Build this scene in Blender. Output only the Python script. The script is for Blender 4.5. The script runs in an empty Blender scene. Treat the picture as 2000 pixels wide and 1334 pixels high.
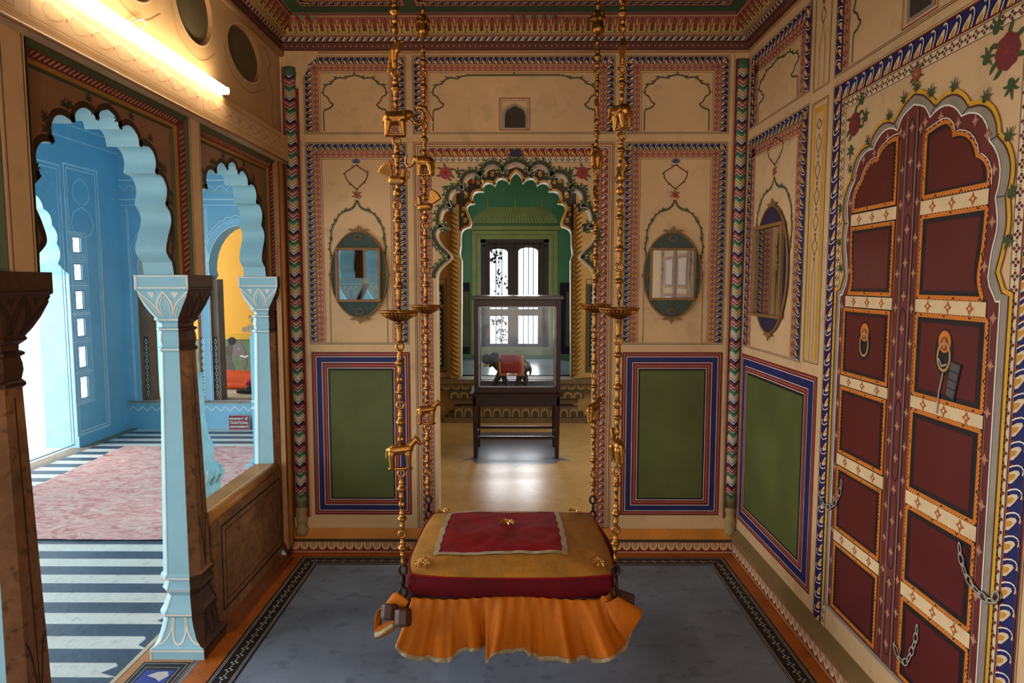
import bpy, bmesh, math, random
from mathutils import Vector, Matrix, noise
from mathutils.geometry import tessellate_polygon
sc = bpy.context.scene
C = bpy.context.collection
PI = math.pi
rnd = random.Random(7)

# ------------------------------------------------------------------ camera
H = 1.6
FPX = 1333.3
PITCH = math.atan(118/FPX)
YAW = math.atan(8/FPX)
cd = bpy.data.cameras.new('camera'); cam = bpy.data.objects.new('camera', cd); C.objects.link(cam)
cd.sensor_width = 36; cd.lens = 24; cd.clip_start = 0.05; cd.clip_end = 200
cam.location = (0, 0, H); cam.rotation_euler = (PI/2-PITCH, 0, YAW)
sc.camera = cam
# ------------------------------------------------------------------ world, exposure, large lights
sc.view_settings.view_transform = 'Standard'; sc.view_settings.look = 'None'
sc.view_settings.gamma = 1; sc.view_settings.use_curve_mapping = False
sc.view_settings.exposure = 0.25
sc.cycles.use_denoising = True
sc.cycles.max_bounces = 8; sc.cycles.diffuse_bounces = 4; sc.cycles.glossy_bounces = 4
sc.cycles.transmission_bounces = 6; sc.cycles.transparent_max_bounces = 12
sc.cycles.sample_clamp_indirect = 6
w = bpy.data.worlds.new('sky'); sc.world = w; w.use_nodes = True
bg = w.node_tree.nodes['Background']; bg.inputs[0].default_value = (0.86, 0.93, 1, 1); bg.inputs[1].default_value = 1.35

def area(name, loc, rot, sx, sy, power, col):
    l = bpy.data.lights.new(name, 'AREA'); l.shape = 'RECTANGLE'; l.size = sx; l.size_y = sy
    l.energy = power; l.color = col
    o = bpy.data.objects.new(name, l); o.location = loc; o.rotation_euler = rot; C.objects.link(o); return o
# daylight of the courtyard beyond the blue veranda, beyond the jharokha window; the other two are added fill lights
area('courtyard_daylight', (-8.5, 3.0, 3.0), (0, -PI/2-.15, 0), 5.0, 11.0, 1150, (0.96, 0.98, 1.0))
area('jharokha_daylight', (-0.02, 9.75, 1.45), (-PI/2, 0, 0), 0.85, 1.45, 60, (0.9, 0.95, 1.0))
area('rear_fill', (0.1, -1.9, 1.6), (PI/2, 0, 0), 1.7, 2.2, 34, (1.0, 0.74, 0.48))  # added fill behind the camera, lifts the whole main room
area('chamber_fill', (2.7, 5.6, 1.9), (0, PI/2, 0), 1.2, 1.6, 44, (1.0, 0.90, 0.70))  # added fill out of view, brightens the second chamber and alcove

# ------------------------------------------------------------------ pixel helpers (photo frame -> wall planes)
def ray(px, py):
    x = (px-1000)/FPX; z = -(py-667)/FPX
    y2 = math.cos(PITCH)+z*math.sin(PITCH); z2 = -math.sin(PITCH)+z*math.cos(PITCH)
    return x*math.cos(YAW)-y2*math.sin(YAW), x*math.sin(YAW)+y2*math.cos(YAW), z2
def onY(px, py, Y):
    r = ray(px, py); t = Y/r[1]; return (r[0]*t, H+r[2]*t)
def onX(px, py, X):
    r = ray(px, py); t = X/r[0]; return (r[1]*t, H+r[2]*t)
def onZ(px, py, Z):
    r = ray(px, py); t = (Z-H)/r[2]; return (r[0]*t, r[1]*t)

# ------------------------------------------------------------------ materials
def lin(c):
    return tuple(((v/255)/12.92 if v <= 10 else (((v/255)+.055)/1.055)**2.4) for v in c)
_M = {}
def M(name, rgb, rough=0.65, metal=0.0, var=0.18, scale=6.0, bump=0.15, spots=0.0, sheen=0.0, spec=0.4):
    if name in _M: return _M[name]
    m = bpy.data.materials.new(name); m.use_nodes = True; nt = m.node_tree; b = nt.nodes['Principled BSDF']
    col = lin(rgb)
    b.inputs['Roughness'].default_value = rough; b.inputs['Metallic'].default_value = metal
    b.inputs['Specular IOR Level'].default_value = spec
    tc = nt.nodes.new('ShaderNodeTexCoord')
    n = nt.nodes.new('ShaderNodeTexNoise'); n.inputs['Scale'].default_value = scale; n.inputs['Detail'].default_value = 6
    n.inputs['Roughness'].default_value = 0.65
    nt.links.new(tc.outputs['Object'], n.inputs['Vector'])
    r = nt.nodes.new('ShaderNodeValToRGB')
    r.color_ramp.elements[0].position = 0.3; r.color_ramp.elements[1].position = 0.72
    a = tuple(max(0, c*(1-var)) for c in col); e = tuple(min(1, c*(1+var*.6)) for c in col)
    r.color_ramp.elements[0].color = (*a, 1); r.color_ramp.elements[1].color = (*e, 1)
    nt.links.new(n.outputs['Fac'], r.inputs['Fac'])
    out = r.outputs['Color']
    if spots > 0:
        n2 = nt.nodes.new('ShaderNodeTexNoise'); n2.inputs['Scale'].default_value = scale*5; n2.inputs['Detail'].default_value = 8
        nt.links.new(tc.outputs['Object'], n2.inputs['Vector'])
        r2 = nt.nodes.new('ShaderNodeValToRGB'); r2.color_ramp.elements[0].position = 0.34; r2.color_ramp.elements[1].position = 0.44
        r2.color_ramp.elements[0].color = (1-spots, 1-spots, 1-spots, 1); r2.color_ramp.elements[1].color = (1, 1, 1, 1)
        nt.links.new(n2.outputs['Fac'], r2.inputs['Fac'])
        mx = nt.nodes.new('ShaderNodeMixRGB'); mx.blend_type = 'MULTIPLY'; mx.inputs[0].default_value = 1
        nt.links.new(out, mx.inputs[1]); nt.links.new(r2.outputs['Color'], mx.inputs[2]); out = mx.outputs[0]
    nt.links.new(out, b.inputs['Base Color'])
    if bump > 0:
        n3 = nt.nodes.new('ShaderNodeTexNoise'); n3.inputs['Scale'].default_value = scale*7; n3.inputs['Detail'].default_value = 5
        nt.links.new(tc.outputs['Object'], n3.inputs['Vector'])
        bp = nt.nodes.new('ShaderNodeBump'); bp.inputs['Strength'].default_value = bump; bp.inputs['Distance'].default_value = 0.01
        nt.links.new(n3.outputs['Fac'], bp.inputs['Height']); nt.links.new(bp.outputs['Normal'], b.inputs['Normal'])
    if sheen > 0: b.inputs['Sheen Weight'].default_value = sheen
    _M[name] = m; return m
CREAM = M('cream_plaster', (212, 174, 128), .7, var=.14, scale=2.2, spots=.12)
CREAM2 = M('pale_plaster', (220, 194, 156), .7, var=.10, scale=3)
PINK = M('pink_band', (192, 138, 104), .7)
DKRED = M('dark_red_paint', (122, 28, 24), .6)
MAROON = M('maroon_paint', (92, 30, 26), .42, var=.22, scale=3.5, bump=.08)
MAROON2 = M('maroon_stile_paint', (104, 42, 36), .5, var=.2)
BLUE = M('ultramarine_paint', (26, 28, 88), .6)
NAVY = M('navy_paint', (22, 24, 62), .6)
OLIVE = M('olive_green_panel', (84, 90, 40), .6, var=.25, scale=3, bump=.1)
OLIVELINE = M('olive_line_paint', (84, 78, 30), .7)
BROWNL = M('brown_line_paint', (84, 44, 22), .7)
BLACKP = M('black_paint', (26, 20, 16), .6)
GREEN = M('leaf_green_paint', (62, 78, 44), .7)
GREENW = M('green_moulding_paint', (58, 92, 62), .65)
TURQ = M('sea_green_wall', (128, 182, 148), .65, var=.2, scale=2)
YELL = M('yellow_paint', (212, 158, 36), .6)
OCHRE = M('ochre_paint', (200, 140, 44), .65)
OCHREW = M('ochre_plaster', (178, 142, 82), .7, var=.2, scale=2.5)
ORANGE = M('orange_bead_paint', (214, 122, 34), .6)
WHITE = M('white_paint', (232, 224, 210), .6)
GREY = M('grey_paint', (150, 136, 118), .65, var=.25, scale=8)
GREYD = M('dark_grey_paint', (70, 62, 54), .65)
MINT = M('mint_paint', (112, 160, 122), .65)
KHAKI = M('khaki_paint', (168, 160, 96), .7)
ROSE = M('rose_paint', (140, 44, 40), .7)
BLU = M('sky_blue_wall', (134, 190, 214), .6, var=.12, scale=1.6, spots=.05)
BLU2 = M('pale_blue_column', (150, 194, 206), .55, var=.1, scale=4)
BLULINE = M('pale_blue_line', (214, 236, 244), .6)
BLUD = M('deeper_blue_relief', (72, 140, 176), .6)
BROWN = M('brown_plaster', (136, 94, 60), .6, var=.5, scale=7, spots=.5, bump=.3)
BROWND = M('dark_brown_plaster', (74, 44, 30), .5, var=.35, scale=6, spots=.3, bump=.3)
TANW = M('worn_tan_plaster', (168, 122, 80), .65, var=.25, scale=4, spots=.2)
BRASS = M('brass', (176, 124, 62), .38, 1.0, var=.35, scale=14, bump=.1)
IRON = M('rusty_iron', (66, 50, 38), .5, .8, var=.3, scale=30)
WOODD = M('dark_mahogany', (44, 14, 12), .35, var=.3, scale=8, bump=.05)
WOODB = M('dark_peg_wood', (72, 44, 32), .45, var=.3, scale=12)
MUSTARD = M('mustard_velvet', (170, 116, 36), .8, var=.28, scale=9, bump=.25)
CRIMSON = M('crimson_velvet', (132, 10, 16), .7, var=.4, scale=5, bump=.25, spec=.2)
WINE = M('wine_velvet', (92, 4, 18), .8, var=.3, scale=7, bump=.2, spec=.2)
SAFF = M('saffron_cloth', (184, 98, 0), .6, var=.22, scale=7, bump=.2, spec=.25)
SILVER = M('silver_lace', (196, 174, 132), .35, .6, var=.35, scale=60, bump=.6)
GOLDT = M('gold_foil', (226, 186, 112), .22, 1.0, var=.2, scale=30, bump=.4)
FLOORG = M('grey_blue_floor', (120, 130, 148), .5, var=.32, scale=2.6, spots=.3, bump=.12)
FLOORO = M('orange_floor_paint', (176, 92, 24), .5, var=.3, scale=5, spots=.25)
FLOORY = M('polished_ochre_floor', (206, 172, 112), .26, var=.2, scale=2.5, spots=.1, bump=.02, spec=.35)
FLOORSL = M('polished_slate_inlay', (110, 114, 134), .24, var=.2, scale=3, bump=.02, spec=.6)
FBLACK = M('black_floor_paint', (30, 28, 30), .5, var=.4, scale=8, spots=.3)
SLATE = M('slate_stripe', (72, 88, 104), .4, var=.3, scale=5, spots=.3)
CHALK = M('chalk_stripe', (214, 216, 206), .45, var=.1, scale=5, spots=.18)
CARPET = M('faded_rose_carpet', (196, 134, 128), .95, var=.35, scale=5, bump=.8, spots=.2)
STONE = M('worn_stone_ledge', (150, 136, 118), .7, var=.3, scale=6, spots=.3)
OVALG = M('dark_green_enamel', (46, 66, 56), .35, var=.3, scale=12)
OVALB = M('dark_blue_enamel', (16, 24, 64), .3, var=.35, scale=16)
FRAMEW = M('gilt_brown_wood', (134, 96, 52), .5, var=.25, scale=20)
NICHEG = M('niche_olive', (96, 84, 58), .75, var=.2, scale=3)  # own dark olive colour of the blind oval niches
ELEG = M('painted_elephant_grey', (104, 96, 92), .7, var=.3)
YNICHE = M('marigold_wall', (244, 170, 52), .6, var=.06, scale=2)
SAGE = M('sage_wall', (110, 124, 88), .65)
def emis(name, col, s):
    m = bpy.data.materials.new(name); m.use_nodes = True; nt = m.node_tree
    nt.nodes.remove(nt.nodes['Principled BSDF']); e = nt.nodes.new('ShaderNodeEmission')
    e.inputs[0].default_value = (*col, 1); e.inputs[1].default_value = s
    nt.links.new(e.outputs[0], nt.nodes['Material Output'].inputs[0]); return m
TUBE = emis('fluorescent_tube', (1.0, 0.81, 0.54), 42)
def mirror_mat():
    m = M('mirror_silvering', (198, 200, 196), .03, 1.0, var=.05, scale=4, bump=0); return m
MIRROR = mirror_mat()
def glass_mat():
    m = bpy.data.materials.new('smudged_glass'); m.use_nodes = True; nt = m.node_tree
    nt.nodes.remove(nt.nodes['Principled BSDF'])
    tr = nt.nodes.new('ShaderNodeBsdfTransparent'); gl = nt.nodes.new('ShaderNodeBsdfGlossy'); gl.inputs['Roughness'].default_value = .05
    df = nt.nodes.new('ShaderNodeBsdfTranslucent'); df.inputs[0].default_value = (.80, .9, 1, 1)
    fr = nt.nodes.new('ShaderNodeFresnel'); fr.inputs[0].default_value = 1.45
    m1 = nt.nodes.new('ShaderNodeMixShader'); m2 = nt.nodes.new('ShaderNodeMixShader')
    tc = nt.nodes.new('ShaderNodeTexCoord'); n = nt.nodes.new('ShaderNodeTexNoise'); n.inputs['Scale'].default_value = 5; n.inputs['Detail'].default_value = 8
    r = nt.nodes.new('ShaderNodeMapRange'); r.inputs[1].default_value = .3; r.inputs[2].default_value = .8; r.inputs[3].default_value = .01; r.inputs[4].default_value = .10
    nt.links.new(tc.outputs['Object'], n.inputs['Vector']); nt.links.new(n.outputs['Fac'], r.inputs[0])
    mf = nt.nodes.new('ShaderNodeMath'); mf.operation = 'MULTIPLY'; mf.inputs[1].default_value = .35; nt.links.new(fr.outputs[0], mf.inputs[0]); nt.links.new(mf.outputs[0], m1.inputs[0]); nt.links.new(tr.outputs[0], m1.inputs[1]); nt.links.new(gl.outputs[0], m1.inputs[2])
    nt.links.new(r.outputs[0], m2.inputs[0]); nt.links.new(m1.outputs[0], m2.inputs[1]); nt.links.new(df.outputs[0], m2.inputs[2])
    nt.links.new(m2.outputs[0], nt.nodes['Material Output'].inputs[0]); return m
GLASS = glass_mat()

# ------------------------------------------------------------------ object helpers
def link(name, me, parent=None):
    o = bpy.data.objects.new(name, me); C.objects.link(o)
    if parent: o.parent = parent
    return o
def tag(o, label=None, cat=None, group=None, kind=None):
    if label: o['label'] = label
    if cat: o['category'] = cat
    if group: o['group'] = group
    if kind: o['kind'] = kind
    return o
def thing(name, label, cat, loc=(0, 0, 0), group=None):
    o = bpy.data.objects.new(name, None); C.objects.link(o); o.location = loc; o.empty_display_size = .1
    return tag(o, label, cat, group)

class MB:
    """collects faces with materials, builds one mesh object"""
    def __init__(s): s.v = []; s.f = []; s.m = []; s.mats = []; s.sm = []
    def mi(s, m):
        if m not in s.mats: s.mats.append(m)
        return s.mats.index(m)
    def face(s, pts, m, smooth=False):
        b = len(s.v); s.v += [tuple(p) for p in pts]; s.f.append(tuple(range(b, b+len(pts)))); s.m.append(s.mi(m)); s.sm.append(smooth)
    def mesh(s, vs, fs, m, smooth=False):
        b = len(s.v); s.v += [tuple(p) for p in vs]; k = s.mi(m)
        for f in fs: s.f.append(tuple(b+i for i in f)); s.m.append(k); s.sm.append(smooth)
    def box(s, x0, x1, y0, y1, z0, z1, m):
        vs = [(x, y, z) for z in (z0, z1) for y in (y0, y1) for x in (x0, x1)]
        s.mesh(vs, [(0, 2, 3, 1), (4, 5, 7, 6), (0, 1, 5, 4), (2, 6, 7, 3), (0, 4, 6, 2), (1, 3, 7, 5)], m)
    def lathe(s, prof, m, cx=0, cy=0, n=16, smooth=True, cap=True, sq=0.0, start=0.0):
        vs = []; fs = []
        for (r, z) in prof:
            for k in range(n):
                a = start+2*PI*k/n; vs.append((cx+r*math.cos(a), cy+r*math.sin(a), z))
        for i in range(len(prof)-1):
            for k in range(n):
                k2 = (k+1) % n; fs.append((i*n+k, i*n+k2, (i+1)*n+k2, (i+1)*n+k))
        if cap:
            fs.append(tuple(range(n))[::-1]); fs.append(tuple((len(prof)-1)*n+k for k in range(n)))
        s.mesh(vs, fs, m, smooth)
    def tube(s, pts, r, m, n=8, closed=False, radii=None, smooth=True, flat=1.0):
        pts = [Vector(p) for p in pts]; N = len(pts); vs = []; fs = []; up = None
        for i, p in enumerate(pts):
            if closed: d = pts[(i+1) % N]-pts[i-1]
            else: d = pts[min(i+1, N-1)]-pts[max(i-1, 0)]
            d.normalize()
            if up is None:
                up = Vector((0, 0, 1)) if abs(d.z) < .9 else Vector((1, 0, 0))
            a = d.cross(up); a.normalize(); b = a.cross(d); up = b
            rr = radii[i] if radii else r
            for k in range(n):
                t = 2*PI*k/n; vs.append(p+a*math.cos(t)*rr+b*math.sin(t)*rr*flat)
        L = N if closed else N-1
        for i in range(L):
            i2 = (i+1) % N
            for k in range(n):
                k2 = (k+1) % n; fs.append((i*n+k, i*n+k2, i2*n+k2, i2*n+k))
        if not closed:
            fs.append(tuple(range(n))[::-1]); fs.append(tuple((N-1)*n+k for k in range(n)))
        s.mesh(vs, fs, m, smooth)
    def build(s, name, parent=None, bevel=0, matrix=None):
        me = bpy.data.meshes.new(name); me.from_pydata([tuple(v) for v in s.v], [], s.f)
        for m in s.mats: me.materials.append(m)
        me.polygons.foreach_set('material_index', s.m); me.polygons.foreach_set('use_smooth', s.sm)
        if matrix: me.transform(matrix)
        bm = bmesh.new(); bm.from_mesh(me)
        if bevel:
            bmesh.ops.remove_doubles(bm, verts=bm.verts, dist=1e-5)
            bmesh.ops.recalc_face_normals(bm, faces=bm.faces)
        bm.to_mesh(me); bm.free(); me.update()
        o = link(name, me, parent)
        if bevel:
            md = o.modifiers.new('bevel', 'BEVEL'); md.width = bevel; md.segments = 2; md.limit_method = 'ANGLE'; md.angle_limit = .6
        return o

EPS = 0.0005
class Cv(MB):
    """2-D painting on a surface: mp(u, v, h) -> xyz, h = height above the surface"""
    def __init__(s, mp): super().__init__(); s.mp = mp; s.n = 0
    def jt(s, L): s.n += 1; return L+(s.n % 9)*.09
    def poly(s, pts, m, L=1, holes=None):
        if len(pts) < 3: return
        L = s.jt(L)
        if holes:
            loops = [[Vector((p[0], p[1], 0)) for p in pts]]+[[Vector((p[0], p[1], 0)) for p in h] for h in holes]
            allp = [p for l in loops for p in l]; tr = tessellate_polygon(loops)
        elif len(pts) > 4:
            allp = [Vector((p[0], p[1], 0)) for p in pts]; tr = tessellate_polygon([allp])
        else:
            allp = [Vector((p[0], p[1], 0)) for p in pts]; tr = [tuple(range(len(pts)))]
        s.mesh([s.mp(p.x, p.y, L*EPS) for p in allp], tr, m)
    def rect(s, u0, v0, u1, v1, m, L=1): s.poly([(u0, v0), (u1, v0), (u1, v1), (u0, v1)], m, L)
    def line(s, pts, w, m, L=2, closed=False, mit=.45):
        P = [Vector((p[0], p[1])) for p in pts]; N = len(P)
        if N < 2: return
        L = s.jt(L); a = []; b = []
        for i in range(N):
            if closed: d0 = (P[i]-P[i-1]); d1 = (P[(i+1) % N]-P[i])
            else:
                d0 = P[i]-P[i-1] if i else P[1]-P[0]; d1 = P[i+1]-P[i] if i < N-1 else P[i]-P[i-1]
            if d0.length < 1e-9: d0 = d1.copy()
            if d1.length < 1e-9: d1 = d0.copy()
            if d0.length < 1e-9: d0 = d1 = Vector((1, 0))
            d0 = d0.normalized(); d1 = d1.normalized(); t = d0+d1
            t = t.normalized() if t.length > 1e-6 else d1
            n = Vector((-t.y, t.x)); k = 1/max(mit, abs(n.dot(Vector((-d1.y, d1.x)))))
            a.append(P[i]+n*w*.5*k); b.append(P[i]-n*w*.5*k)
        vs = [s.mp(p.x, p.y, L*EPS) for p in a]+[s.mp(p.x, p.y, L*EPS) for p in b]
        R = N if closed else N-1
        s.mesh(vs, [(i, (i+1) % N, N+(i+1) % N, N+i) for i in range(R)], m)
    def frame(s, u0, v0, u1, v1, w, m, L=2):
        s.line([(u0, v0), (u1, v0), (u1, v1), (u0, v1)], w, m, L, True)
    def ring(s, u0, v0, u1, v1, w, m, L=1):
        s.rect(u0, v0, u0+w, v1, m, L); s.rect(u1-w, v0, u1, v1, m, L); s.rect(u0+w, v1-w, u1-w, v1, m, L); s.rect(u0+w, v0, u1-w, v0+w, m, L)
    def disc(s, u, v, r, m, L=2, n=12, rv=None):
        rv = rv or r; L = s.jt(L)
        vs = [s.mp(u+r*math.cos(2*PI*k/n), v+rv*math.sin(2*PI*k/n), L*EPS) for k in range(n)]
        s.mesh(vs, [tuple(range(n))], m)
    def leaf(s, u, v, ang, l, w, m, L=3, bend=0.0):
        a = []; b = []; L = s.jt(L)
        for i in range(6):
            t = i/5; hw = w*.5*math.sin(PI*min(1, t*.93+.05))**.8
            an = ang+bend*t; x = u+l*t*math.cos(ang+bend*t*.5); y = v+l*t*math.sin(ang+bend*t*.5)
            a.append((x-hw*math.sin(an), y+hw*math.cos(an))); b.append((x+hw*math.sin(an), y-hw*math.cos(an)))
        vs = [s.mp(p[0], p[1], L*EPS) for p in a+b]
        s.mesh(vs, [(i, i+1, 6+i+1, 6+i) for i in range(5)], m)
    def sprig(s, u, v, ang, l, m=None, L=4, n=3):
        m = m or GREEN; n = max(n, 5)
        for k in range(n):
            t = (k-(n-1)/2); s.leaf(u, v, ang+t*.30, l*(1-.20*abs(t)), l*.19, m, L, bend=t*.95)
    def flower(s, u, v, r, m, core=None, L=4, n=7, leaves=True, lm=None):
        lm = lm or GREEN
        if leaves:
            for k, a in enumerate((.6, 2.4, 3.6, 5.2, 5.9, 1.6)):
                s.leaf(u+r*.7*math.cos(a), v+r*.7*math.sin(a), a, r*.9, r*.3, lm, L-1, bend=.7 if k % 2 else -.7)
        for k in range(n):
            a = 2*PI*k/n; s.disc(u+r*.55*math.cos(a), v+r*.6*math.sin(a), r*.42, m, L, 8)
        s.disc(u, v, r*.8, m, L, 12)
        for k in range(n):
            a = 2*PI*k/n+.3; s.line([(u+r*.2*math.cos(a), v+r*.2*math.sin(a)), (u+r*.8*math.cos(a+.2), v+r*.85*math.sin(a+.2))], r*.06, core or PINK, L+1)
        s.disc(u, v, r*.22, core or DKRED, L+2, 8)
    def leafband(s, p0, p1, w, pitch, cb, cl, cc, L=2, base=None, line=True):
        """row of slanted acanthus leaves from p0 to p1, width w to the left of the direction"""
        P0 = Vector(p0); P1 = Vector(p1); d = (P1-P0); Ln = d.length; d.normalize(); n = Vector((-d.y, d.x))
        q = lambda a, b: tuple(P0+d*a+n*b)
        s.poly([q(0, 0), q(Ln, 0), q(Ln, w), q(0, w)], base or cb, L)
        if line:
            s.line([q(0, w*.03), q(Ln, w*.03)], w*.05, BROWNL, L+7); s.line([q(0, w*.98), q(Ln, w*.98)], w*.07, DKRED, L+7)
        N = max(1, round(Ln/pitch)); pt = Ln/N
        for k in range(N):
            a = k*pt
            g = lambda t, b: q(a+pt*t, w*(1-b))
            # pale ground left between the leaf tips, light heart of the leaf, gilt core, white outline hooking over
            s.poly([g(.62, .98), g(.86, .98), g(.80, .80)], PINK, L+2)
            s.poly([g(.10, .06), g(.58, .06), g(.74, .34), g(.80, .60), g(.70, .70), g(.44, .50), g(.18, .26)], cl, L+3)
            s.poly([g(.22, .06), g(.50, .06), g(.60, .32), g(.58, .46), g(.38, .34)], cc, L+4)
            s.line([g(.78, .03), g(.92, .28), g(1.02, .58), g(1.0, .80), g(.86, .93), g(.66, .86)], w*.065, WHITE, L+5)
            s.poly([g(.80, .03), g(.96, .03), g(1.02, .22), g(.96, .26)], DKRED, L+4)
    def diaband(s, p0, p1, w, pitch, cf, L=2, base=None, edge=None):
        P0 = Vector(p0); P1 = Vector(p1); d = (P1-P0); Ln = d.length; d.normalize(); n = Vector((-d.y, d.x))
        q = lambda a, b: tuple(P0+d*a+n*b)
        s.poly([q(0, 0), q(Ln, 0), q(Ln, w), q(0, w)], base or PINK, L)
        s.line([q(0, w*.06), q(Ln, w*.06)], w*.07, edge or DKRED, L+1); s.line([q(0, w*.94), q(Ln, w*.94)], w*.07, edge or DKRED, L+1)
        N = max(1, round(Ln/pitch)); pt = Ln/N; c = w*.20; e = w*.15
        for k in range(N):
            a = (k+.5)*pt
            for du, dv in ((c*1.1, 0), (-c*1.1, 0), (0, c*1.1), (0, -c*1.1)):
                s.poly([q(a+du-e, w*.5+dv), q(a+du, w*.5+dv-e), q(a+du+e, w*.5+dv), q(a+du, w*.5+dv+e)], cf, L+2)
            s.poly([q(a+pt*.5-e*.4, w*.5), q(a+pt*.5, w*.5-e*.4), q(a+pt*.5+e*.4, w*.5), q(a+pt*.5, w*.5+e*.4)], cf, L+2)

def catm(pts, n=6, closed=False):
    """smooth curve through points"""
    P = [Vector(p) for p in pts]; out = []; N = len(P)
    for i in range(N if closed else N-1):
        if closed: a, b, c, d = P[i-1], P[i], P[(i+1) % N], P[(i+2) % N]
        else: a, b, c, d = P[max(i-1, 0)], P[i], P[i+1], P[min(i+2, N-1)]
        for k in range(n):
            t = k/n
            out.append(tuple(.5*((2*b)+(c-a)*t+(2*a-5*b+4*c-d)*t*t+(3*b-a-3*c+d)*t**3)))
    if not closed: out.append(tuple(P[-1]))
    return out
def arcs(cusps, bulge, n=7):
    """scalloped line: circular-ish arc between successive cusps, bulging to the left of travel by bulge*chord"""
    out = []
    for i in range(len(cusps)-1):
        a = Vector(cusps[i]); b = Vector(cusps[i+1]); d = b-a; nn = Vector((-d.y, d.x)); bl = bulge[i] if isinstance(bulge, (list, tuple)) else bulge
        for k in range(n):
            t = k/n; out.append(tuple(a+d*t+nn*bl*math.sin(PI*t)**.8*1.0))
    out.append(tuple(cusps[-1])); return out
def mirr(half, c):
    """half outline from the bottom up to the apex on the left (u offsets negative) mirrored about u=c"""
    full = [(c-u, v) for u, v in half]; return full+[(c+u, v) for u, v in reversed(half[:-1] if abs(half[-1][0]) < 1e-6 else half)]

def capsule_mesh(parts, name, mat, voxel=0.004, smooth_it=2):
    """union of tapered capsules (p0,r0,p1,r1[,squash]) into one continuous skin"""
    bm = bmesh.new()
    for pr in parts:
        p0, r0, p1, r1 = pr[:4]
        b2 = bmesh.new()
        for p, r in ((p0, r0), (p1, r1)):
            bmesh.ops.create_icosphere(b2, subdivisions=2, radius=r, matrix=Matrix.Translation(Vector(p)))
        bmesh.ops.convex_hull(b2, input=b2.verts)
        loose = [v for v in b2.verts if not v.link_faces]
        bmesh.ops.delete(b2, geom=loose, context='VERTS')
        tm = bpy.data.meshes.new('t'); b2.to_mesh(tm); b2.free(); bm.from_mesh(tm); bpy.data.meshes.remove(tm)
    me = bpy.data.meshes.new(name); bm.to_mesh(me); bm.free()
    o = bpy.data.objects.new('tmp', me); C.objects.link(o)
    md = o.modifiers.new('r', 'REMESH'); md.mode = 'VOXEL'; md.voxel_size = voxel
    ms = o.modifiers.new('s', 'SMOOTH'); ms.iterations = smooth_it; ms.factor = .6
    dg = bpy.context.evaluated_depsgraph_get(); ev = o.evaluated_get(dg); m2 = bpy.data.meshes.new_from_object(ev)
    bpy.data.objects.remove(o); m2.name = name; m2.materials.clear(); m2.materials.append(mat)
    m2.polygons.foreach_set('use_smooth', [True]*len(m2.polygons)); return m2
# ================================================================== ROOM SHELL
D = 3.95; XL = -1.33; XR = 1.30; ZC = 3.05; ZF2 = 0.10
B = lambda px, py: onY(px, py, D)
def Bs(ox, oy, s, pts): return [onY(ox+a/s, oy+b/s, D) for a, b in pts]
LEAFW = .036; DIAW = .036
def three_side(cv, u0, v0, u1, v1, cb, cl, cc, cf, wl=LEAFW, wd=DIAW, pl=.034, pd=.032, edge=DKRED):
    """leaf band and four-petal band along left, top and right inside the rectangle, lines all round"""
    g = .010
    cv.frame(u0, v0, u1, v1, .003, OLIVELINE, 2); cv.frame(u0+.007, v0+.007, u1-.007, v1-.007, .0025, BROWNL, 2)
    a0, a1, b1 = u0+g, u1-g, v1-g
    cv.leafband((a1, b1), (a0, b1), wl, pl, cb, cl, cc)
    cv.leafband((a0, b1), (a0, v0+g), wl, pl, cb, cl, cc)
    cv.leafband((a1, v0+g), (a1, b1), wl, pl, cb, cl, cc)
    c0, c1, d1 = a0+wl+.003, a1-wl-.003, b1-wl-.003
    cv.diaband((c1, d1), (c0, d1), wd, pd, cf, edge=edge)
    cv.diaband((c0, d1), (c0, v0+g), wd, pd, cf, edge=edge)
    cv.diaband((c1, v0+g), (c1, d1), wd, pd, cf, edge=edge)
    cv.line([(c0+wd+.008, v0+g), (c0+wd+.008, d1-wd-.008), (c1-wd-.008, d1-wd-.008), (c1-wd-.008, v0+g)], .0022, BROWNL, 3)
    return c0+wd+.008, c1-wd-.008, d1-wd-.008
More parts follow.
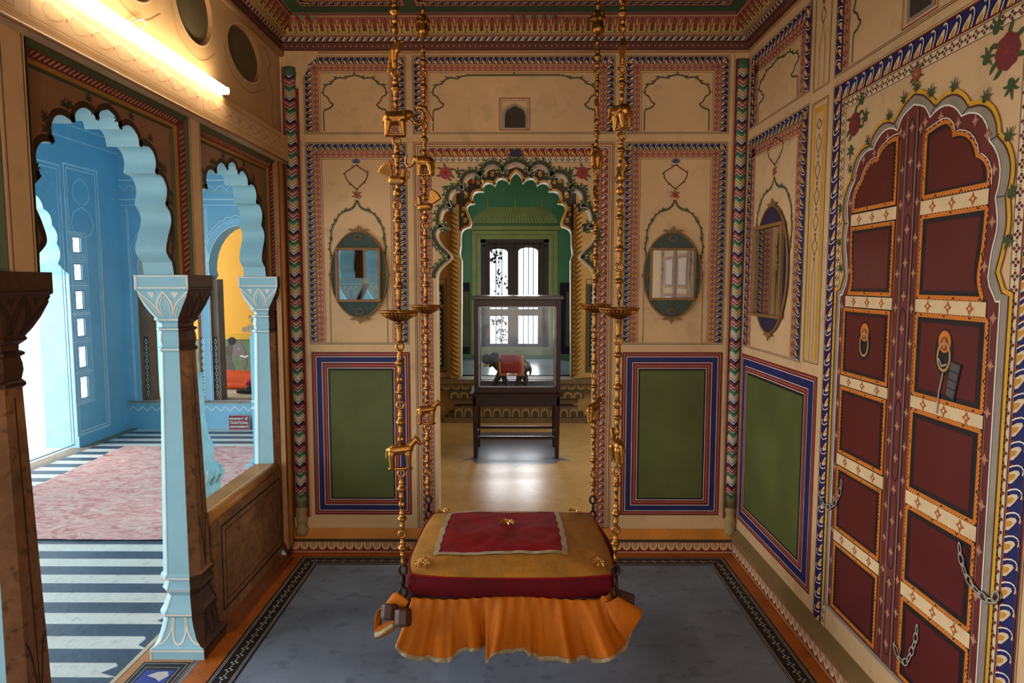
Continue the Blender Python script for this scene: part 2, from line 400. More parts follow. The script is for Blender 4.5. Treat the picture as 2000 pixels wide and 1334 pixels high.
def cusped_niche(cv, cx, v0, hw, v1, L=3, sc_=1.0, ext=0.0):
    """painted outline of a lobed arch panel: feet, inward cusps, shoulders and lobes; ext widens it with a straight crown"""
    m = BROWNL; h = v1-v0; hw -= ext
    K = lambda a, b: (cx-ext-hw*a, v0+h*b)
    seg = [K(1, 0), K(1, .33)]
    seg += catm([K(1, .33), K(.97, .38), K(.85, .40), K(.74, .44), K(.69, .48)], 3)[1:]
    seg += catm([K(.69, .48), K(.80, .53), K(.87, .61), K(1.0, .66)], 3)[1:]
    seg += catm([K(1.0, .66), K(.99, .74), K(.90, .82), K(.73, .85)], 4)[1:]
    seg += catm([K(.73, .85), K(.66, .91), K(.50, .955), K(.28, .94)], 4)[1:]
    seg += catm([K(.28, .94), K(.20, .975), K(.0, 1.0)], 4)[1:]
    full = seg+[(2*cx-a, b) for a, b in reversed(seg if ext else seg[:-1])]
    cv.line([(a, b-.005) for a, b in full[2:-2]], .003, MINT, L, mit=.9)
    cv.line(full, .0060, BROWNL, L+1, mit=.9)
    for (a, b, an) in ((1, .66, 1.9), (.73, .86, 1.9), (.28, .95, 1.6), (.60, .94, 1.8), (.92, .81, 2.2)):
        p = K(a, b)
        for s_ in (1, -1):
            u = p[0] if s_ > 0 else 2*cx-p[0]; q = an if s_ > 0 else PI-an
            cv.leaf(u, p[1], q, .020*sc_, .006, OLIVELINE, L+2, bend=1.4*s_); cv.leaf(u, p[1], q, .016*sc_, .006, OLIVELINE, L+2, bend=-1.6*s_)
    cv.leaf(cx, v1-.002, PI/2, .022, .009, OLIVELINE, L+2)
    for i in range(4, len(full)-4, 2):
        if ext and abs(full[i][0]-cx) < ext*1.02: continue
        a, b = full[i]; c_, d_ = full[i+1]; an = math.atan2(d_-b, c_-a)
        cv.leaf(a, b, an+.30, .013*sc_, .005*sc_, OLIVELINE, L+2, bend=.5)
    if ext:
        x = cx-ext
        while x < cx+ext: cv.disc(x, v1+.004, .0035, OLIVELINE, L+2, 5, .0045); x += .013
def tall_cartouche(cv, cx, zb, hw, zt, L=3, top_flower=True):
    """ogee lobed arch with a small medallion, red flower and blue finial above (over the mirrors)"""
    h = zt-zb
    half = [(-hw*.94, zb), (-hw*1.0, zb+h*.08), (-hw*.90, zb+h*.16), (-hw*1.0, zb+h*.30), (-hw*.95, zb+h*.42), (-hw*.86, zb+h*.55)]
    a = arcs([(cx-hw*.94, zb+h*.02), (cx-hw*.98, zb+h*.16), (cx-hw*.99, zb+h*.36), (cx-hw*.82, zb+h*.56), (cx-hw*.42, zb+h*.68)], .14, 6)
    a += catm([(cx-hw*.42, zb+h*.68), (cx-hw*.22, zb+h*.70), (cx-hw*.08, zb+h*.74), (cx, zb+h*.80)], 4)[1:]
    full = a+[(2*cx-p, q) for p, q in reversed(a[:-1])]
    cv.line([(p+(cx-p)*.04, q-.006) for p, q in full], .004, MINT, L, mit=.9); cv.line(full, .0066, BROWNL, L+1, mit=.9)
    for i in range(2, len(full)-2, 2):
        p, q = full[i]; p2, q2 = full[i+1]; an = math.atan2(q2-q, p2-p)
        cv.leaf(p, q, an+.3, .019, .0075, OLIVELINE, L+2, bend=.6)
    for t, an in ((.16, 2.9), (.36, 2.6), (.56, 2.2), (.68, 1.9)):
        w_ = {.16: .98, .36: .99, .56: .82, .68: .42}[t]
        cv.sprig(cx-hw*w_, zb+h*t, an-.3, .024, GREEN, L+2); cv.sprig(cx+hw*w_, zb+h*t, PI-an+.3, .024, GREEN, L+2)
    zf = zb+h*.86
    cv.flower(cx, zf, .020, M('coral_paint', (176, 78, 58)), DKRED, L+2)
    # medallion
    zm = zb+h*1.06; r = hw*.42; q = h*.13
    md = catm([(cx, zm+q), (cx-r*.45, zm+q*.72), (cx-r, zm+q*.35), (cx-r*.85, zm-q*.25), (cx-r*.35, zm-q*.75), (cx, zm-q), (cx+r*.35, zm-q*.75), (cx+r*.85, zm-q*.25), (cx+r, zm+q*.35), (cx+r*.45, zm+q*.72)], 4, True)
    cv.line(md, .0062, BROWNL, L+1, True)
    for i in range(2, len(md), 6):
        p, q2 = md[i]; cv.leaf(p, q2, math.atan2(q2-zm, p-cx)+.5, .016, .006, OLIVELINE, L+2, bend=1.2)
    if top_flower:
        for k in range(5): cv.leaf(cx, zm+q+.012, PI/2+(k-2)*.55, .03, .012, M('dusty_blue_paint', (66, 78, 110)), L+2)

# ---- arch outlines in the doorway (left half, then mirrored)
ACX = -0.002
def half_from(pts): return [(max(0, ACX-a), b) for a, b in pts]
_o = Bs(780, 270, 3.102, [(225, 850), (240, 800), (320, 725)])
o_cusps = Bs(780, 270, 3.102, [(304, 545), (335, 428), (398, 328), (500, 258), (628, 240)])
o_apex = Bs(780, 270, 3.102, [(708, 150)])[0]
outer_half = _o[:1]+catm(_o[0:3], 4)[1:]
outer_half += catm(Bs(780, 270, 3.102, [(320, 725), (300, 690), (250, 640), (225, 590), (240, 552), (304, 545)]), 5)[1:]
for a, b, m_ in ((0, 1, [(258, 520), (248, 490), (262, 440), (290, 424)]), (1, 2, [(312, 400), (306, 355), (325, 322), (365, 312)]), (2, 3, [(392, 290), (400, 245), (430, 222), (470, 225)]), (3, 4, [(508, 215), (530, 178), (570, 166), (605, 190)])):
    outer_half += catm([o_cusps[a]]+Bs(780, 270, 3.102, m_)+[o_cusps[b]], 5)[1:]
outer_half += catm([o_cusps[4]]+Bs(780, 270, 3.102, [(638, 200), (660, 168)])+[o_apex], 5)[1:]
ohalf = [(ACX-a, b) for a, b in outer_half]           # offsets (positive = left)
open_l = ohalf[0][0]
outer_arch = [(ACX-u, v) for u, v in ohalf]+[(ACX+u, v) for u, v in reversed(ohalf[:-1])]

# ---- back wall: plaster slab with the doorway, paintings on it
mpB = lambda u, v, h: (u, D-h, v)
cv = Cv(mpB)
door_poly = [(ACX-open_l, 0.0)]+outer_arch+[(ACX+open_l, 0.0)]
front = [(-1.50, 0.0)]+[(ACX-open_l, 0.0)]+outer_arch+[(ACX+open_l, 0.0), (1.5, 0.0), (1.5, 3.25), (-1.50, 3.25)]
cv.poly(front, CREAM, 0)
TH = .13
for i in range(len(door_poly)-1):
    a, b = door_poly[i], door_poly[i+1]
    cv.face([(a[0], D, a[1]), (b[0], D, b[1]), (b[0], D+TH, b[1]), (a[0], D+TH, a[1])], CREAM2, False)
cvb = Cv(lambda u, v, h: (u, D+TH+h, v)); cvb.poly(front, OCHREW, 0); cv.mesh(cvb.v, cvb.f, OCHREW)
cx0 = -.005
NW = (NAVY, KHAKI, OCHRE)
PANX = ((-1.198, -.622), (.612, 1.197))
for (a, b) in PANX:
    # top row
    i0, i1, t1 = three_side(cv, a, 2.43, b, 2.858, NAVY, PINK, CREAM2, DKRED)
    cusped_niche(cv, (i0+i1)/2, 2.445, (i1-i0)/2-.018, t1-.012)
    # middle row
    i0, i1, t1 = three_side(cv, a, 1.235, b, 2.383, BLUE, KHAKI, OCHRE, DKRED)
    c_ = (i0+i1)/2
    tall_cartouche(cv, c_, 1.66, (i1-i0)/2-.045, 2.16)
    cv.line([(i0+.03, 1.24), (i0+.03, 1.66)], .003, BROWNL, 3); cv.line([(i1-.03, 1.24), (i1-.03, 1.66)], .003, BROWNL, 3)
    # dado
    a2, b2 = a+.006, b+.002
    cv.rect(a2, .218, b2, 1.187, DKRED, 1); cv.frame(a2+.012, .230, b2-.012, 1.175, .003, PINK, 2); cv.frame(a2, .218, b2, 1.187, .003, BROWNL, 2)
    cv.rect(a2+.026, .244, b2-.026, 1.161, BLUE, 3); cv.frame(a2+.026, .244, b2-.026, 1.161, .003, WHITE, 4)
    cv.frame(a2+.060, .278, b2-.060, 1.127, .003, WHITE, 4)
    cv.rect(a2+.062, .280, b2-.062, 1.125, DKRED, 4); cv.frame(a2+.078, .296, b2-.078, 1.109, .0028, PINK, 5)
    cv.frame(a2+.092, .310, b2-.092, 1.095, .003, WHITE, 5); cv.rect(a2+.094, .312, b2-.094, 1.093, BLACKP, 5)
    cv.rect(a2+.105, .322, b2-.104, 1.080, OLIVE, 6)
# centre top panel with pierced vent
i0, i1, t1 = three_side(cv, -.584, 2.43, .556, 2.858, NAVY, PINK, CREAM2, DKRED)
cusped_niche(cv, -.012, 2.445, (i1-i0)/2-.02, t1-.014, ext=.26)
vx0, vz0 = B(976, 254); vx1, vz1 = B(1034, 192)
cv.frame(vx0, vz0, vx1, vz1, .004, DKRED, 5); cv.frame(vx0+.012, vz0+.0, vx1-.012, vz1-.012, .002, BROWNL, 5)
def pointed(cx, v0, hw, v1, n=6):
    l = [(cx-hw, v0), (cx-hw, v0+(v1-v0)*.55)]+catm([(cx-hw, v0+(v1-v0)*.55), (cx-hw*.8, v0+(v1-v0)*.78), (cx-hw*.35, v0+(v1-v0)*.92), (cx, v1)], 4)[1:]
    return l+[(2*cx-a, b) for a, b in reversed(l[:-1])]
vc = (vx0+vx1)/2
cv.poly(pointed(vc, vz0+.008, .070, vz1-.028), GREY, 5)
VENT = M('vent_grille', (62, 52, 42), .8, var=.3, scale=40)
cv.poly(pointed(vc+.003, vz0+.012, .058, vz1-.042), VENT, 6)
# frame of bands around the doorway
fl, fr, ft = -.584, .556, 2.383
cv.frame(fl, .14, fr, ft, .003, OLIVELINE, 2); cv.frame(fl+.010, .13, fr-.010, ft-.010, .006, M('faded_red_line', (150, 70, 48)), 2); cv.frame(fl+.024, .12, fr-.024, ft-.024, .003, BROWNL, 2)
LR = M('faded_red_leaf', (140, 62, 48)); PK2 = M('rosy_leaf', (208, 150, 120))
g = .034
cv.leafband((fr-g, ft-g), (fl+g, ft-g), .044, .045, DKRED, YELL, OCHRE)
cv.leafband((fl+g, ft-g), (fl+g, .12), .036, .042, LR, PINK, YELL)
cv.leafband((fr-g, .12), (fr-g, ft-g), .036, .042, LR, PK2, CREAM2)
cv.diaband((fr-g-.038, ft-g-.046), (fl+g+.038, ft-g-.046), .034, .034, NAVY, base=CREAM2)
DV = M('plum_dots', (84, 40, 60))
cv.diaband((fl+g+.038, ft-g-.04), (fl+g+.038, .12), .030, .026, DV)
cv.diaband((fr-g-.038, .12), (fr-g-.038, ft-g-.04), .026, .026, DV)
# leafy fringe and grey moulding around the outer arch
def offset(pts, d):
    out = []
    for i in range(len(pts)):
        a = Vector(pts[max(i-1, 0)]); b = Vector(pts[min(i+1, len(pts)-1)]); t = (b-a); t = t.normalized() if t.length > 1e-9 else Vector((1, 0))
        out.append((pts[i][0]-t.y*d, pts[i][1]+t.x*d))
    return out
fr_pts = outer_arch
bandp = offset(fr_pts, .016)
cv.line(bandp, .026, M('arch_dark_green', (58, 56, 38)), 7, mit=.95)  # dark green painted ground behind the leaf fringe
cv.line(offset(fr_pts, .004), .007, GREY, 8, mit=.95)
lng = 0; prev = None; cnt = 0
for i in range(2, len(fr_pts)-2):
    p = Vector(fr_pts[i]); q = Vector(fr_pts[i+1]); t = (q-p)
    if prev is None: prev = p
    if (p-prev).length < .021: continue
    prev = p; an = math.atan2(t.y, t.x); o = offset(fr_pts, .018)[i]
    if o[1] > ft-.055: continue
    cv.disc(o[0]-math.sin(an)*.012, o[1]+math.cos(an)*.012, .0115, GREEN, 9, 8)
    cv.disc(o[0]-math.sin(an)*.014+.002, o[1]+math.cos(an)*.014+.001, .0052, KHAKI, 10, 6)
    cv.leaf(o[0], o[1], an+PI/2+.2, .034, .013, GREEN, 8, bend=.9)
for k in range(7): cv.leaf(ACX, o_apex[1]+.035, PI/2+(k-3)*.42, .046, .018, M('dark_blue_crest', (34, 38, 58)), 11)
fz = onY(872, 338, D)[1]
RF = M('faded_rose_flower', (164, 62, 52))
for sx, px in ((-1, 870), (1, 1137)):
    fx = onY(px, 336, D)[0]
    cv.flower(fx, fz, .036, RF, DKRED, 9, 8)
    cv.sprig(fx+sx*-.062, fz-.004, .6 if sx < 0 else 2.5, .05, GREEN, 9); cv.sprig(fx+.004, fz-.07, -1.4, .05, GREEN, 9, 4)
# cream band lines
for z in (2.872, 1.211): cv.line([(-1.23, z), (1.23, z)], .002, BROWNL, 1) if z > 2 else None
cv.line([(-1.22, 2.395), (-1.22, .2)], .0025, OLIVELINE, 1); cv.line([(1.222, 2.86), (1.222, .2)], .003, OLIVELINE, 1)
# red backing beside the corner colonettes
cv.rect(-1.30, .2, -1.226, 2.76, DKRED, 2); cv.rect(-1.32, .2, -1.308, 2.8, DKRED, 2)
cv.rect(1.228, .2, 1.30, 2.84, DKRED, 2)
cv.poly([B(556, 100), B(622, 101), B(618, 116), B(604, 124), B(600, 140), B(592, 152), B(590, 178), B(556, 160)], M('bare_repair_plaster', (206, 170, 122), .8, var=.2, scale=9), 14)
wb = tag(cv.build('wall_back'), kind='structure')

# ---- ledge and lotus moulding at the foot of the back wall, continuing along the right wall
def lotus_row(cv, u0, u1, v0, v1, pitch, m, mc, L=2, up=False):
    N = max(1, round(abs(u1-u0)/pitch)); p = (u1-u0)/N
    for k in range(N):
        c = u0+(k+.5)*p; a = abs(p)*.46; hh = v1-v0
        s0, s1 = (v0, v1) if up else (v1, v0)
        sg = 1 if up else -1
        pts = [(c-a, s0)]+[(c-a*math.cos(t), s0+sg*hh*(.45+.5*math.sin(t))) for t in (0, .5, 1.0, 1.4, PI/2, PI-1.4, PI-1.0, PI-.5, PI)]+[(c+a, s0)]
        cv.poly(pts, m, L); ctr = s0+sg*hh*.45
        cv.poly([(c+(x-c)*.62, s0+(y-s0)*.74) for x, y in pts], mc, L+1)
MOULDG = M('dark_green_moulding', (56, 52, 30)); PETAL = M('petal_buff', (178, 132, 96)); PETALR = M('petal_red_ground', (118, 44, 26))
for (x0, x1, nm) in ((-1.33, -.475, 'baseboard_back_left'), (.47, 1.30, 'baseboard_back_right')):
    cb = Cv(lambda u, v, h: (u, D-.045-h, v))
    cb.box(x0, x1, D-.045, D+.01, 0, .085, FLOORO)
    cb.face([(x0, D-.045, .0852), (x1, D-.045, .0852), (x1, D-.002, .135), (x0, D-.002, .135)], M('orange_ledge', (198, 124, 44), .6, var=.25, scale=6))
    cb.rect(x0, .070, x1, .085, MOULDG, 1); cb.rect(x0, .012, x1, .070, PETALR, 1); cb.rect(x0, .004, x1, .012, PETAL, 2)
    lotus_row(cb, x0, x1, .018, .066, .052, CREAM, PETAL, 2)
    tag(cb.build(nm), kind='structure')
cr = Cv(lambda u, v, h: (XR-.03-h, u, v))
cr.box(XR-.03, XR+.01, -1.6, D-.04, 0, .105, TANW)
cr.face([(XR-.03, -1.6, .105), (XR-.03, D-.04, .105), (XR, D-.04, .15), (XR, -1.6, .15)], M('olive_moulding', (120, 96, 52)))
for z in (.080, .090, .100): cr.line([(-1.6, z), (D-.04, z)], .003, MOULDG, 1)
cr.rect(-1.6, .014, D-.04, .070, PETALR, 1); lotus_row(cr, D-.06, 1.2, .016, .068, .052, CREAM2, PETAL, 2); cr.rect(-1.6, 0.0, D-.04, .010, TANW, 2)
tag(cr.build('baseboard_right'), kind='structure')

# ---- corner colonettes with painted chevrons
def colonette(name, cx, cy, r, z0, z1, lab, ang0):
    mb = MB(); n = 8
    cols_hi = [M('chev_ochre', (176, 130, 44)), M('chev_mint', (92, 130, 98)), M('chev_green', (50, 100, 62)), ROSE, M('chev_pink', (150, 84, 66)), NAVY, GREY]
    cols_lo = [M('chev_buff', (188, 156, 118)), M('chev_mint', (92, 130, 98)), M('chev_green', (50, 100, 62)), ROSE, DKRED, NAVY, GREY]
    span = PI*1.15; bw = .0175; z = z0+.22; k = 0
    def P(t, zz): a = ang0-span/2+span*t; return (cx+r*math.cos(a), cy+r*math.sin(a), min(max(zz, z0+.2), z1))
    zig = lambda t: .022*abs(((t*2) % 1)-.5)*2
    while z < z1:
        cols = cols_hi if z > 1.35 else cols_lo; m = cols[k % 7]
        N = 16
        for i in range(N):
            t0, t1 = i/N, (i+1)/N
            mb.face([P(t0, z-zig(t0)), P(t1, z-zig(t1)), P(t1, z+bw-zig(t1)), P(t0, z+bw-zig(t0))], m, True)
            rr = 1.004
            def Q(t, zz): a = ang0-span/2+span*t; return (cx+r*rr*math.cos(a), cy+r*rr*math.sin(a), min(max(zz, z0+.2), z1))
            mb.face([Q(t0, z-zig(t0)-.0016), Q(t1, z-zig(t1)-.0016), Q(t1, z-zig(t1)+.0016), Q(t0, z-zig(t0)+.0016)], BLACKP if k % 7 in (2, 5) else WHITE)
        z += bw; k += 1
    zb = z0
    prof = [(r*1.25, zb), (r*1.25, zb+.03), (r*.95, zb+.05), (r*.9, zb+.07), (r*1.15, zb+.09), (r*1.12, zb+.10), (r*.85, zb+.115), (r*1.05, zb+.14), (r*1.1, zb+.15), (r*.9, zb+.165), (r*1.02, zb+.2), (r*.99, zb+.235)]
    mb.lathe(prof, M('lotus_foot_paint', (150, 130, 84)), cx, cy, 16)
    for k in range(9):
        a = ang0-PI/2+k*PI/8
        mb.tube([(cx+r*1.03*math.cos(a), cy+r*1.03*math.sin(a), zb+.17), (cx+r*1.10*math.cos(a+.12), cy+r*1.1*math.sin(a+.12), zb+.215), (cx+r*1.0*math.cos(a+.2), cy+r*1.0*math.sin(a+.2), zb+.25)], .003, GREEN, 5)
    mb.lathe([(r*1.0, z1-.02), (r*1.15, z1-.015), (r*1.2, z1), (r*1.0, z1+.01), (r*1.05, z1+.03)], M('capital_green', (70, 96, 74)), cx, cy, 14)
    mb.lathe([(r*.93, z0+.2), (r*.93, z1)], DKRED, cx, cy, 14)
    o = mb.build(name); return tag(o, kind='structure')
colonette('trim_1', -1.270, D-.012, .031, .10, 2.76, '', -PI/2+.15)
colonette('trim_2', 1.266, D-.010, .027, .10, 2.80, '', -PI/2-.15)

# ================================================================== RIGHT WALL
mpR = lambda u, v, h: (XR-h, u, v)
cv = Cv(mpR)
cv.poly([(-1.62, 0), (D+.1, 0), (D+.1, 3.25), (-1.62, 3.25)], CREAM, 0)
cv.box(XR+.001, XR+.2, -1.62, D+.12, 0, 3.25, CREAM)
# far panels (u decreases toward the camera)
i0, i1, t1 = three_side(cv, 3.115, 2.437, 3.898, 2.828, BLUE, PINK, CREAM2, DKRED, wl=.05, wd=.045, pl=.05, pd=.042)
cusped_niche(cv, (i0+i1)/2, 2.45, (i1-i0)/2-.02, t1-.012)
i0, i1, t1 = three_side(cv, 3.115, 1.230, 3.900, 2.384, BLUE, KHAKI, OCHRE, DKRED, wl=.05, wd=.045, pl=.05, pd=.042)
tall_cartouche(cv, 3.50, 1.72, .235, 2.22)
a2, b2 = 2.925, 3.912
cv.rect(a2, .212, b2, 1.188, DKRED, 1); cv.frame(a2+.015, .226, b2-.012, 1.176, .003, PINK, 2)
cv.rect(a2+.032, .240, b2-.026, 1.163, BLUE, 3); cv.frame(a2+.032, .240, b2-.026, 1.163, .0032, WHITE, 4)
cv.rect(a2+.085, .282, b2-.070, 1.122, DKRED, 4); cv.frame(a2+.085, .282, b2-.07, 1.122, .0032, WHITE, 5); cv.frame(a2+.105, .298, b2-.086, 1.108, .003, PINK, 5)
cv.frame(a2+.122, .312, b2-.10, 1.094, .0032, WHITE, 5); cv.rect(a2+.124, .314, b2-.102, 1.092, BLACKP, 5); cv.rect(a2+.140, .324, b2-.112, 1.078, OLIVE, 6)
# narrow strips beside the door frame
for (z0, z1) in ((1.24, 2.37), (2.42, 2.85)):
    cv.frame(2.925, z0, 3.080, z1, .003, BROWNL, 2); cv.frame(2.932, z0+.007, 3.073, z1-.007, .002, OLIVELINE, 2)
cv.rect(2.945, 1.255, 3.055, 2.345, YELL, 2); cv.rect(2.966, 1.25, 3.034, 2.32, CREAM, 3)
z = 2.27
DB = M('dusty_blue_paint', (66, 78, 110))
def medal(cv, cx, z, hw, hh, L=5):
    md = catm([(cx, z+hh), (cx-hw*.4, z+hh*.6), (cx-hw, z+hh*.1), (cx-hw*.7, z-hh*.4), (cx-hw*.3, z-hh*.8), (cx, z-hh), (cx+hw*.3, z-hh*.8), (cx+hw*.7, z-hh*.4), (cx+hw, z+hh*.1), (cx+hw*.4, z+hh*.6)], 4, True)
    cv.line(md, .0042, BROWNL, L, True)
for k, zz in enumerate((2.27, 2.19, 2.075, 1.965, 1.855, 1.75)):
    medal(cv, 3.0, zz, .024, .038 if k else .02)
    if k: cv.flower(3.0, zz-.055, .009, (DB if k % 2 else ROSE), YELL, 6, 5, leaves=False)
cv.line([(2.985, 1.25), (2.985, 1.62), (3.0, 1.69), (3.016, 1.62), (3.016, 1.25)], .003, BROWNL, 5)
for zz in (2.80, 2.72): medal(cv, 3.0, zz, .02, .035)
cv.line([(2.975, 2.43), (2.975, 2.60), (3.0, 2.68), (3.025, 2.60), (3.025, 2.43)], .003, BROWNL, 5)
# panel over the door with pierced vent
i0, i1, t1 = three_side(cv, 1.70, 2.425, 2.878, 2.858, BLUE, CREAM2, OCHRE, DKRED, wl=.05, wd=.045, pl=.05, pd=.042)
cusped_niche(cv, (i0+i1)/2, 2.44, (i1-i0)/2-.03, t1-.014, ext=.26)
cv.rect(2.205, 2.452, 2.360, 2.66, GREY, 9); cv.rect(2.222, 2.462, 2.342, 2.64, VENT, 10); cv.frame(2.19, 2.44, 2.385, 2.68, .004, ROSE, 9)
# frame of leaf and petal bands round the painted door
DY = 2.288
f0, f1, ftz = DY-.582, DY+.582, 2.384
cv.frame(f0, -.2, f1, ftz, .004, DKRED, 2); cv.frame(f0-.008, -.2, f1+.008, ftz+.008, .002, OLIVELINE, 2)
cv.leafband((f1-.004, ftz-.004), (f0+.004, ftz-.004), .062, .062, BLUE, CREAM2, OCHRE)
cv.leafband((f0+.004, .12), (f0+.004, ftz-.004), -.060, .062, BLUE, CREAM2, OCHRE)
cv.leafband((f1-.004, ftz-.004), (f1-.004, .12), -.060, .062, BLUE, CREAM2, OCHRE)
cv.diaband((f1-.068, ftz-.070), (f0+.068, ftz-.070), .040, .036, M('plum_petals', (92, 26, 26)), base=CREAM2, edge=OLIVELINE)
cv.diaband((f1-.068, ftz-.070), (f1-.068, .12), -.038, .036, M('plum_petals', (92, 26, 26)), base=CREAM2, edge=OLIVELINE)
cv.diaband((f0+.068, .12), (f0+.068, ftz-.07), -.038, .036, M('plum_petals', (92, 26, 26)), base=CREAM2, edge=OLIVELINE)
PLUM = M('plum_rose_paint', (112, 44, 42))
for (a, b, r, s_) in ((2.690, 2.20, .046, 1), (1.872, 2.205, .050, -1)):
    cv.flower(a, b, r, PLUM, ROSE, 5, 8)
    for k, (da, db, an) in enumerate(((-.085*s_, .0, .9), (.02*s_, -.085, -1.4), (-.05*s_, .07, 1.2))):
        cv.sprig(a+da, b+db, an if s_ > 0 else PI-an, .050, GREEN, 5, 4); cv.disc(a+da, b+db, .011, GREEN, 6)
cv.flower(DY, 2.268, .026, M('rust_flower', (140, 78, 58)), ORANGE, 7, 7)
wr = tag(cv.build('wall_right'), kind='structure')

# ---- the door painted on the right wall
door = thing('painted_door', 'tall maroon double door painted on the right wall under a scalloped grey arch', 'door', (XR, DY, 0))
def mpD(u, v, h): return (-.004-h, u-DY, v)
def dcv(): return Cv(mpD)
yc_half = [(.49, .245), (.49, 1.56), (.468, 1.568), (.442, 1.623), (.452, 1.66), (.464, 1.73), (.470, 1.79), (.456, 1.828)]
def scal(cusps, bulge): return arcs(cusps, bulge, 7)
def door_outline(sc_cusps, apex, low, bul):
    """low: points from the foot up to the first cusp (positive offsets); cusps then apex"""
    L_ = [(DY+a, b) for a, b in low]+[(DY+a, b) for a, b in scal(sc_cusps, bul)[1:]]
    L_ += catm([(DY+sc_cusps[-1][0], sc_cusps[-1][1]), (DY+apex[0]+.06, apex[1]-.022), (DY+apex[0], apex[1])], 5)[1:]
    R_ = [(2*DY-a, b) for a, b in reversed(L_[:-1])]
    return L_+R_
# cusps go upward on the +u side, bulge must push outward: travelling up with left normal = (-dz, du): outward is +u -> negative
ylow = [(.492, .245), (.492, 1.564), (.462, 1.575), (.436, 1.625)]+catm([(.436, 1.625), (.452, 1.68), (.466, 1.75), (.456, 1.825)], 4)[1:]
ycus = [(.456, 1.825), (.410, 1.993), (.280, 2.103), (.118, 2.147)]
ybul = [-.19, -.22, -.21]
glow = [(.452, .262), (.452, 1.545), (.436, 1.545), (.408, 1.585), (.400, 1.61)]+catm([(.400, 1.61), (.408, 1.68), (.424, 1.75), (.410, 1.825)], 4)[1:]
gcus = [(.410, 1.825), (.372, 1.982), (.246, 2.078), (.092, 2.110)]
gbul = [-.18, -.23, -.21]
outl = door_outline(ycus, (0, 2.215), ylow, ybul); inl = door_outline(gcus, (0, 2.172), glow, gbul)
cv = dcv(); cv.poly(outl, GREY, 1)
cv.line(offset(inl, .022), .010, M('mid_grey_shade', (110, 98, 86)), 2)
for a, b in zip([ycus[1], ycus[2], ycus[3], ycus[0]], [gcus[1], gcus[2], gcus[3], gcus[0]]):
    for s_ in (1, -1): cv.line([(DY+s_*a[0], a[1]), (DY+s_*b[0], b[1])], .004, GREYD, 3)
cv.line(outl, .012, YELL, 3); cv.line(offset(outl, .010), .006, BROWNL, 2)
cv.line(inl, .005, WHITE, 4)
pl_ = [ (p, i) for i, p in enumerate(outl) if p[1] > 1.55]
for j in range(4, len(pl_)-3, 6):
    p, i = pl_[j]; q = outl[min(i+1, len(outl)-1)]; an = math.atan2(q[1]-p[1], q[0]-p[0])+PI/2
    o_ = (p[0]+math.cos(an)*.014, p[1]+math.sin(an)*.014)
    if o_[1]-p[1] < -.004: o_ = (2*p[0]-o_[0], 2*p[1]-o_[1])
    dv = Vector((o_[0]-DY, (o_[1]-1.75)*.8)).normalized(); o_ = (p[0]+dv.x*.007, p[1]+dv.y*.007); an = math.atan2(dv.y, dv.x)
    cv.sprig(o_[0], o_[1], an*.6+PI/2*.4, .036, GREEN, 5, 3); cv.disc(o_[0], o_[1], .010, M('arch_dark_green', (58, 56, 38)), 4)
tag(cv.build('scalloped_arch', door), 'painted grey scalloped arch with a yellow edge and leaf sprigs')
inner = inl
def clip_side(pts, c, keep_gt):
    out = []
    for i in range(len(pts)):
        a, b = pts[i], pts[(i+1) % len(pts)]; ina = (a[0] > c) == keep_gt; inb = (b[0] > c) == keep_gt
        if ina: out.append(a)
        if ina != inb:
            t = (c-a[0])/(b[0]-a[0]); out.append((c, a[1]+(b[1]-a[1])*t))
    return out
def quatre(cv, u, v, r, m, L, mc=None):
    cv.poly([(u+(r*1.15 if k % 2 == 0 else r*.58)*math.cos(k*PI/4), v+(r*1.35 if k % 2 == 0 else r*.58)*math.sin(k*PI/4)) for k in range(8)], m, L)
    if mc: cv.disc(u, v, r*.30, mc, L+1, 8)
DOTF = M('pink_floret', (176, 120, 92))
LEAF = {}
for side in (1, -1):     # +1 far leaf (left in the photo), -1 near leaf
    cv = dcv(); half = clip_side(inner, DY, side > 0)
    cv.poly(half, MAROON2, 4)
    # florets along the outer stile
    for z in [ .33+k*.13 for k in range(10)]:
        cu = .432 if z < 1.52 else .39
        quatre(cv, DY+side*cu, z, .014, DOTF, 6, PINK)
    for (a, z) in ((.385, 1.64), (.405, 1.76), (.40, 1.90), (.365, 2.0), (.31, 2.05), (.235, 2.06), (.15, 2.098), (.07, 2.10)): quatre(cv, DY+side*a, z, .014, DOTF, 6, PINK)
    for k in range(16): quatre(cv, DY+side*.047, .36+k*.115, .013, DOTF, 6, PINK)
    cv.line([(DY+side*.423, .27), (DY+side*.423, 1.5)], .002, GREY, 5); cv.line([(DY+side*.066, .27), (DY+side*.066, 2.07)], .0022, OCHRE, 5)
    LEAF[side] = cv.build('door_leaf', door)
cv = dcv()
cv.rect(DY-.028, .262, DY+.028, 2.16, M('centre_stile', (110, 46, 40)), 7)
for s_ in (-1, 1): cv.line([(DY+s_*.03, .262), (DY+s_*.03, 2.15)], .004, GREY, 8); cv.line([(DY+s_*.034, .262), (DY+s_*.034, 2.15)], .003, BLACKP, 7)
for k in range(17): quatre(cv, DY, .34+k*.11, .014, DOTF, 9, PINK)
for k in range(6):
    z = .30+k*.31; cv.line(catm([(DY, z), (DY-.018, z+.03), (DY-.016, z+.13), (DY-.018, z+.24), (DY, z+.28), (DY+.018, z+.24), (DY+.016, z+.13), (DY+.018, z+.03)], 3, True), .004, BLACKP, 8, True)
tag(cv.build('centre_stile', door), 'narrow maroon centre stile with pink florets')
bars = [(1.81, 1.853), (1.501, 1.542), (1.190, 1.228), (.868, .912), (.554, .598)]
fields = [(.275, .549), (.603, .863), (.917, 1.186), (1.233, 1.496), (1.547, 1.805)]
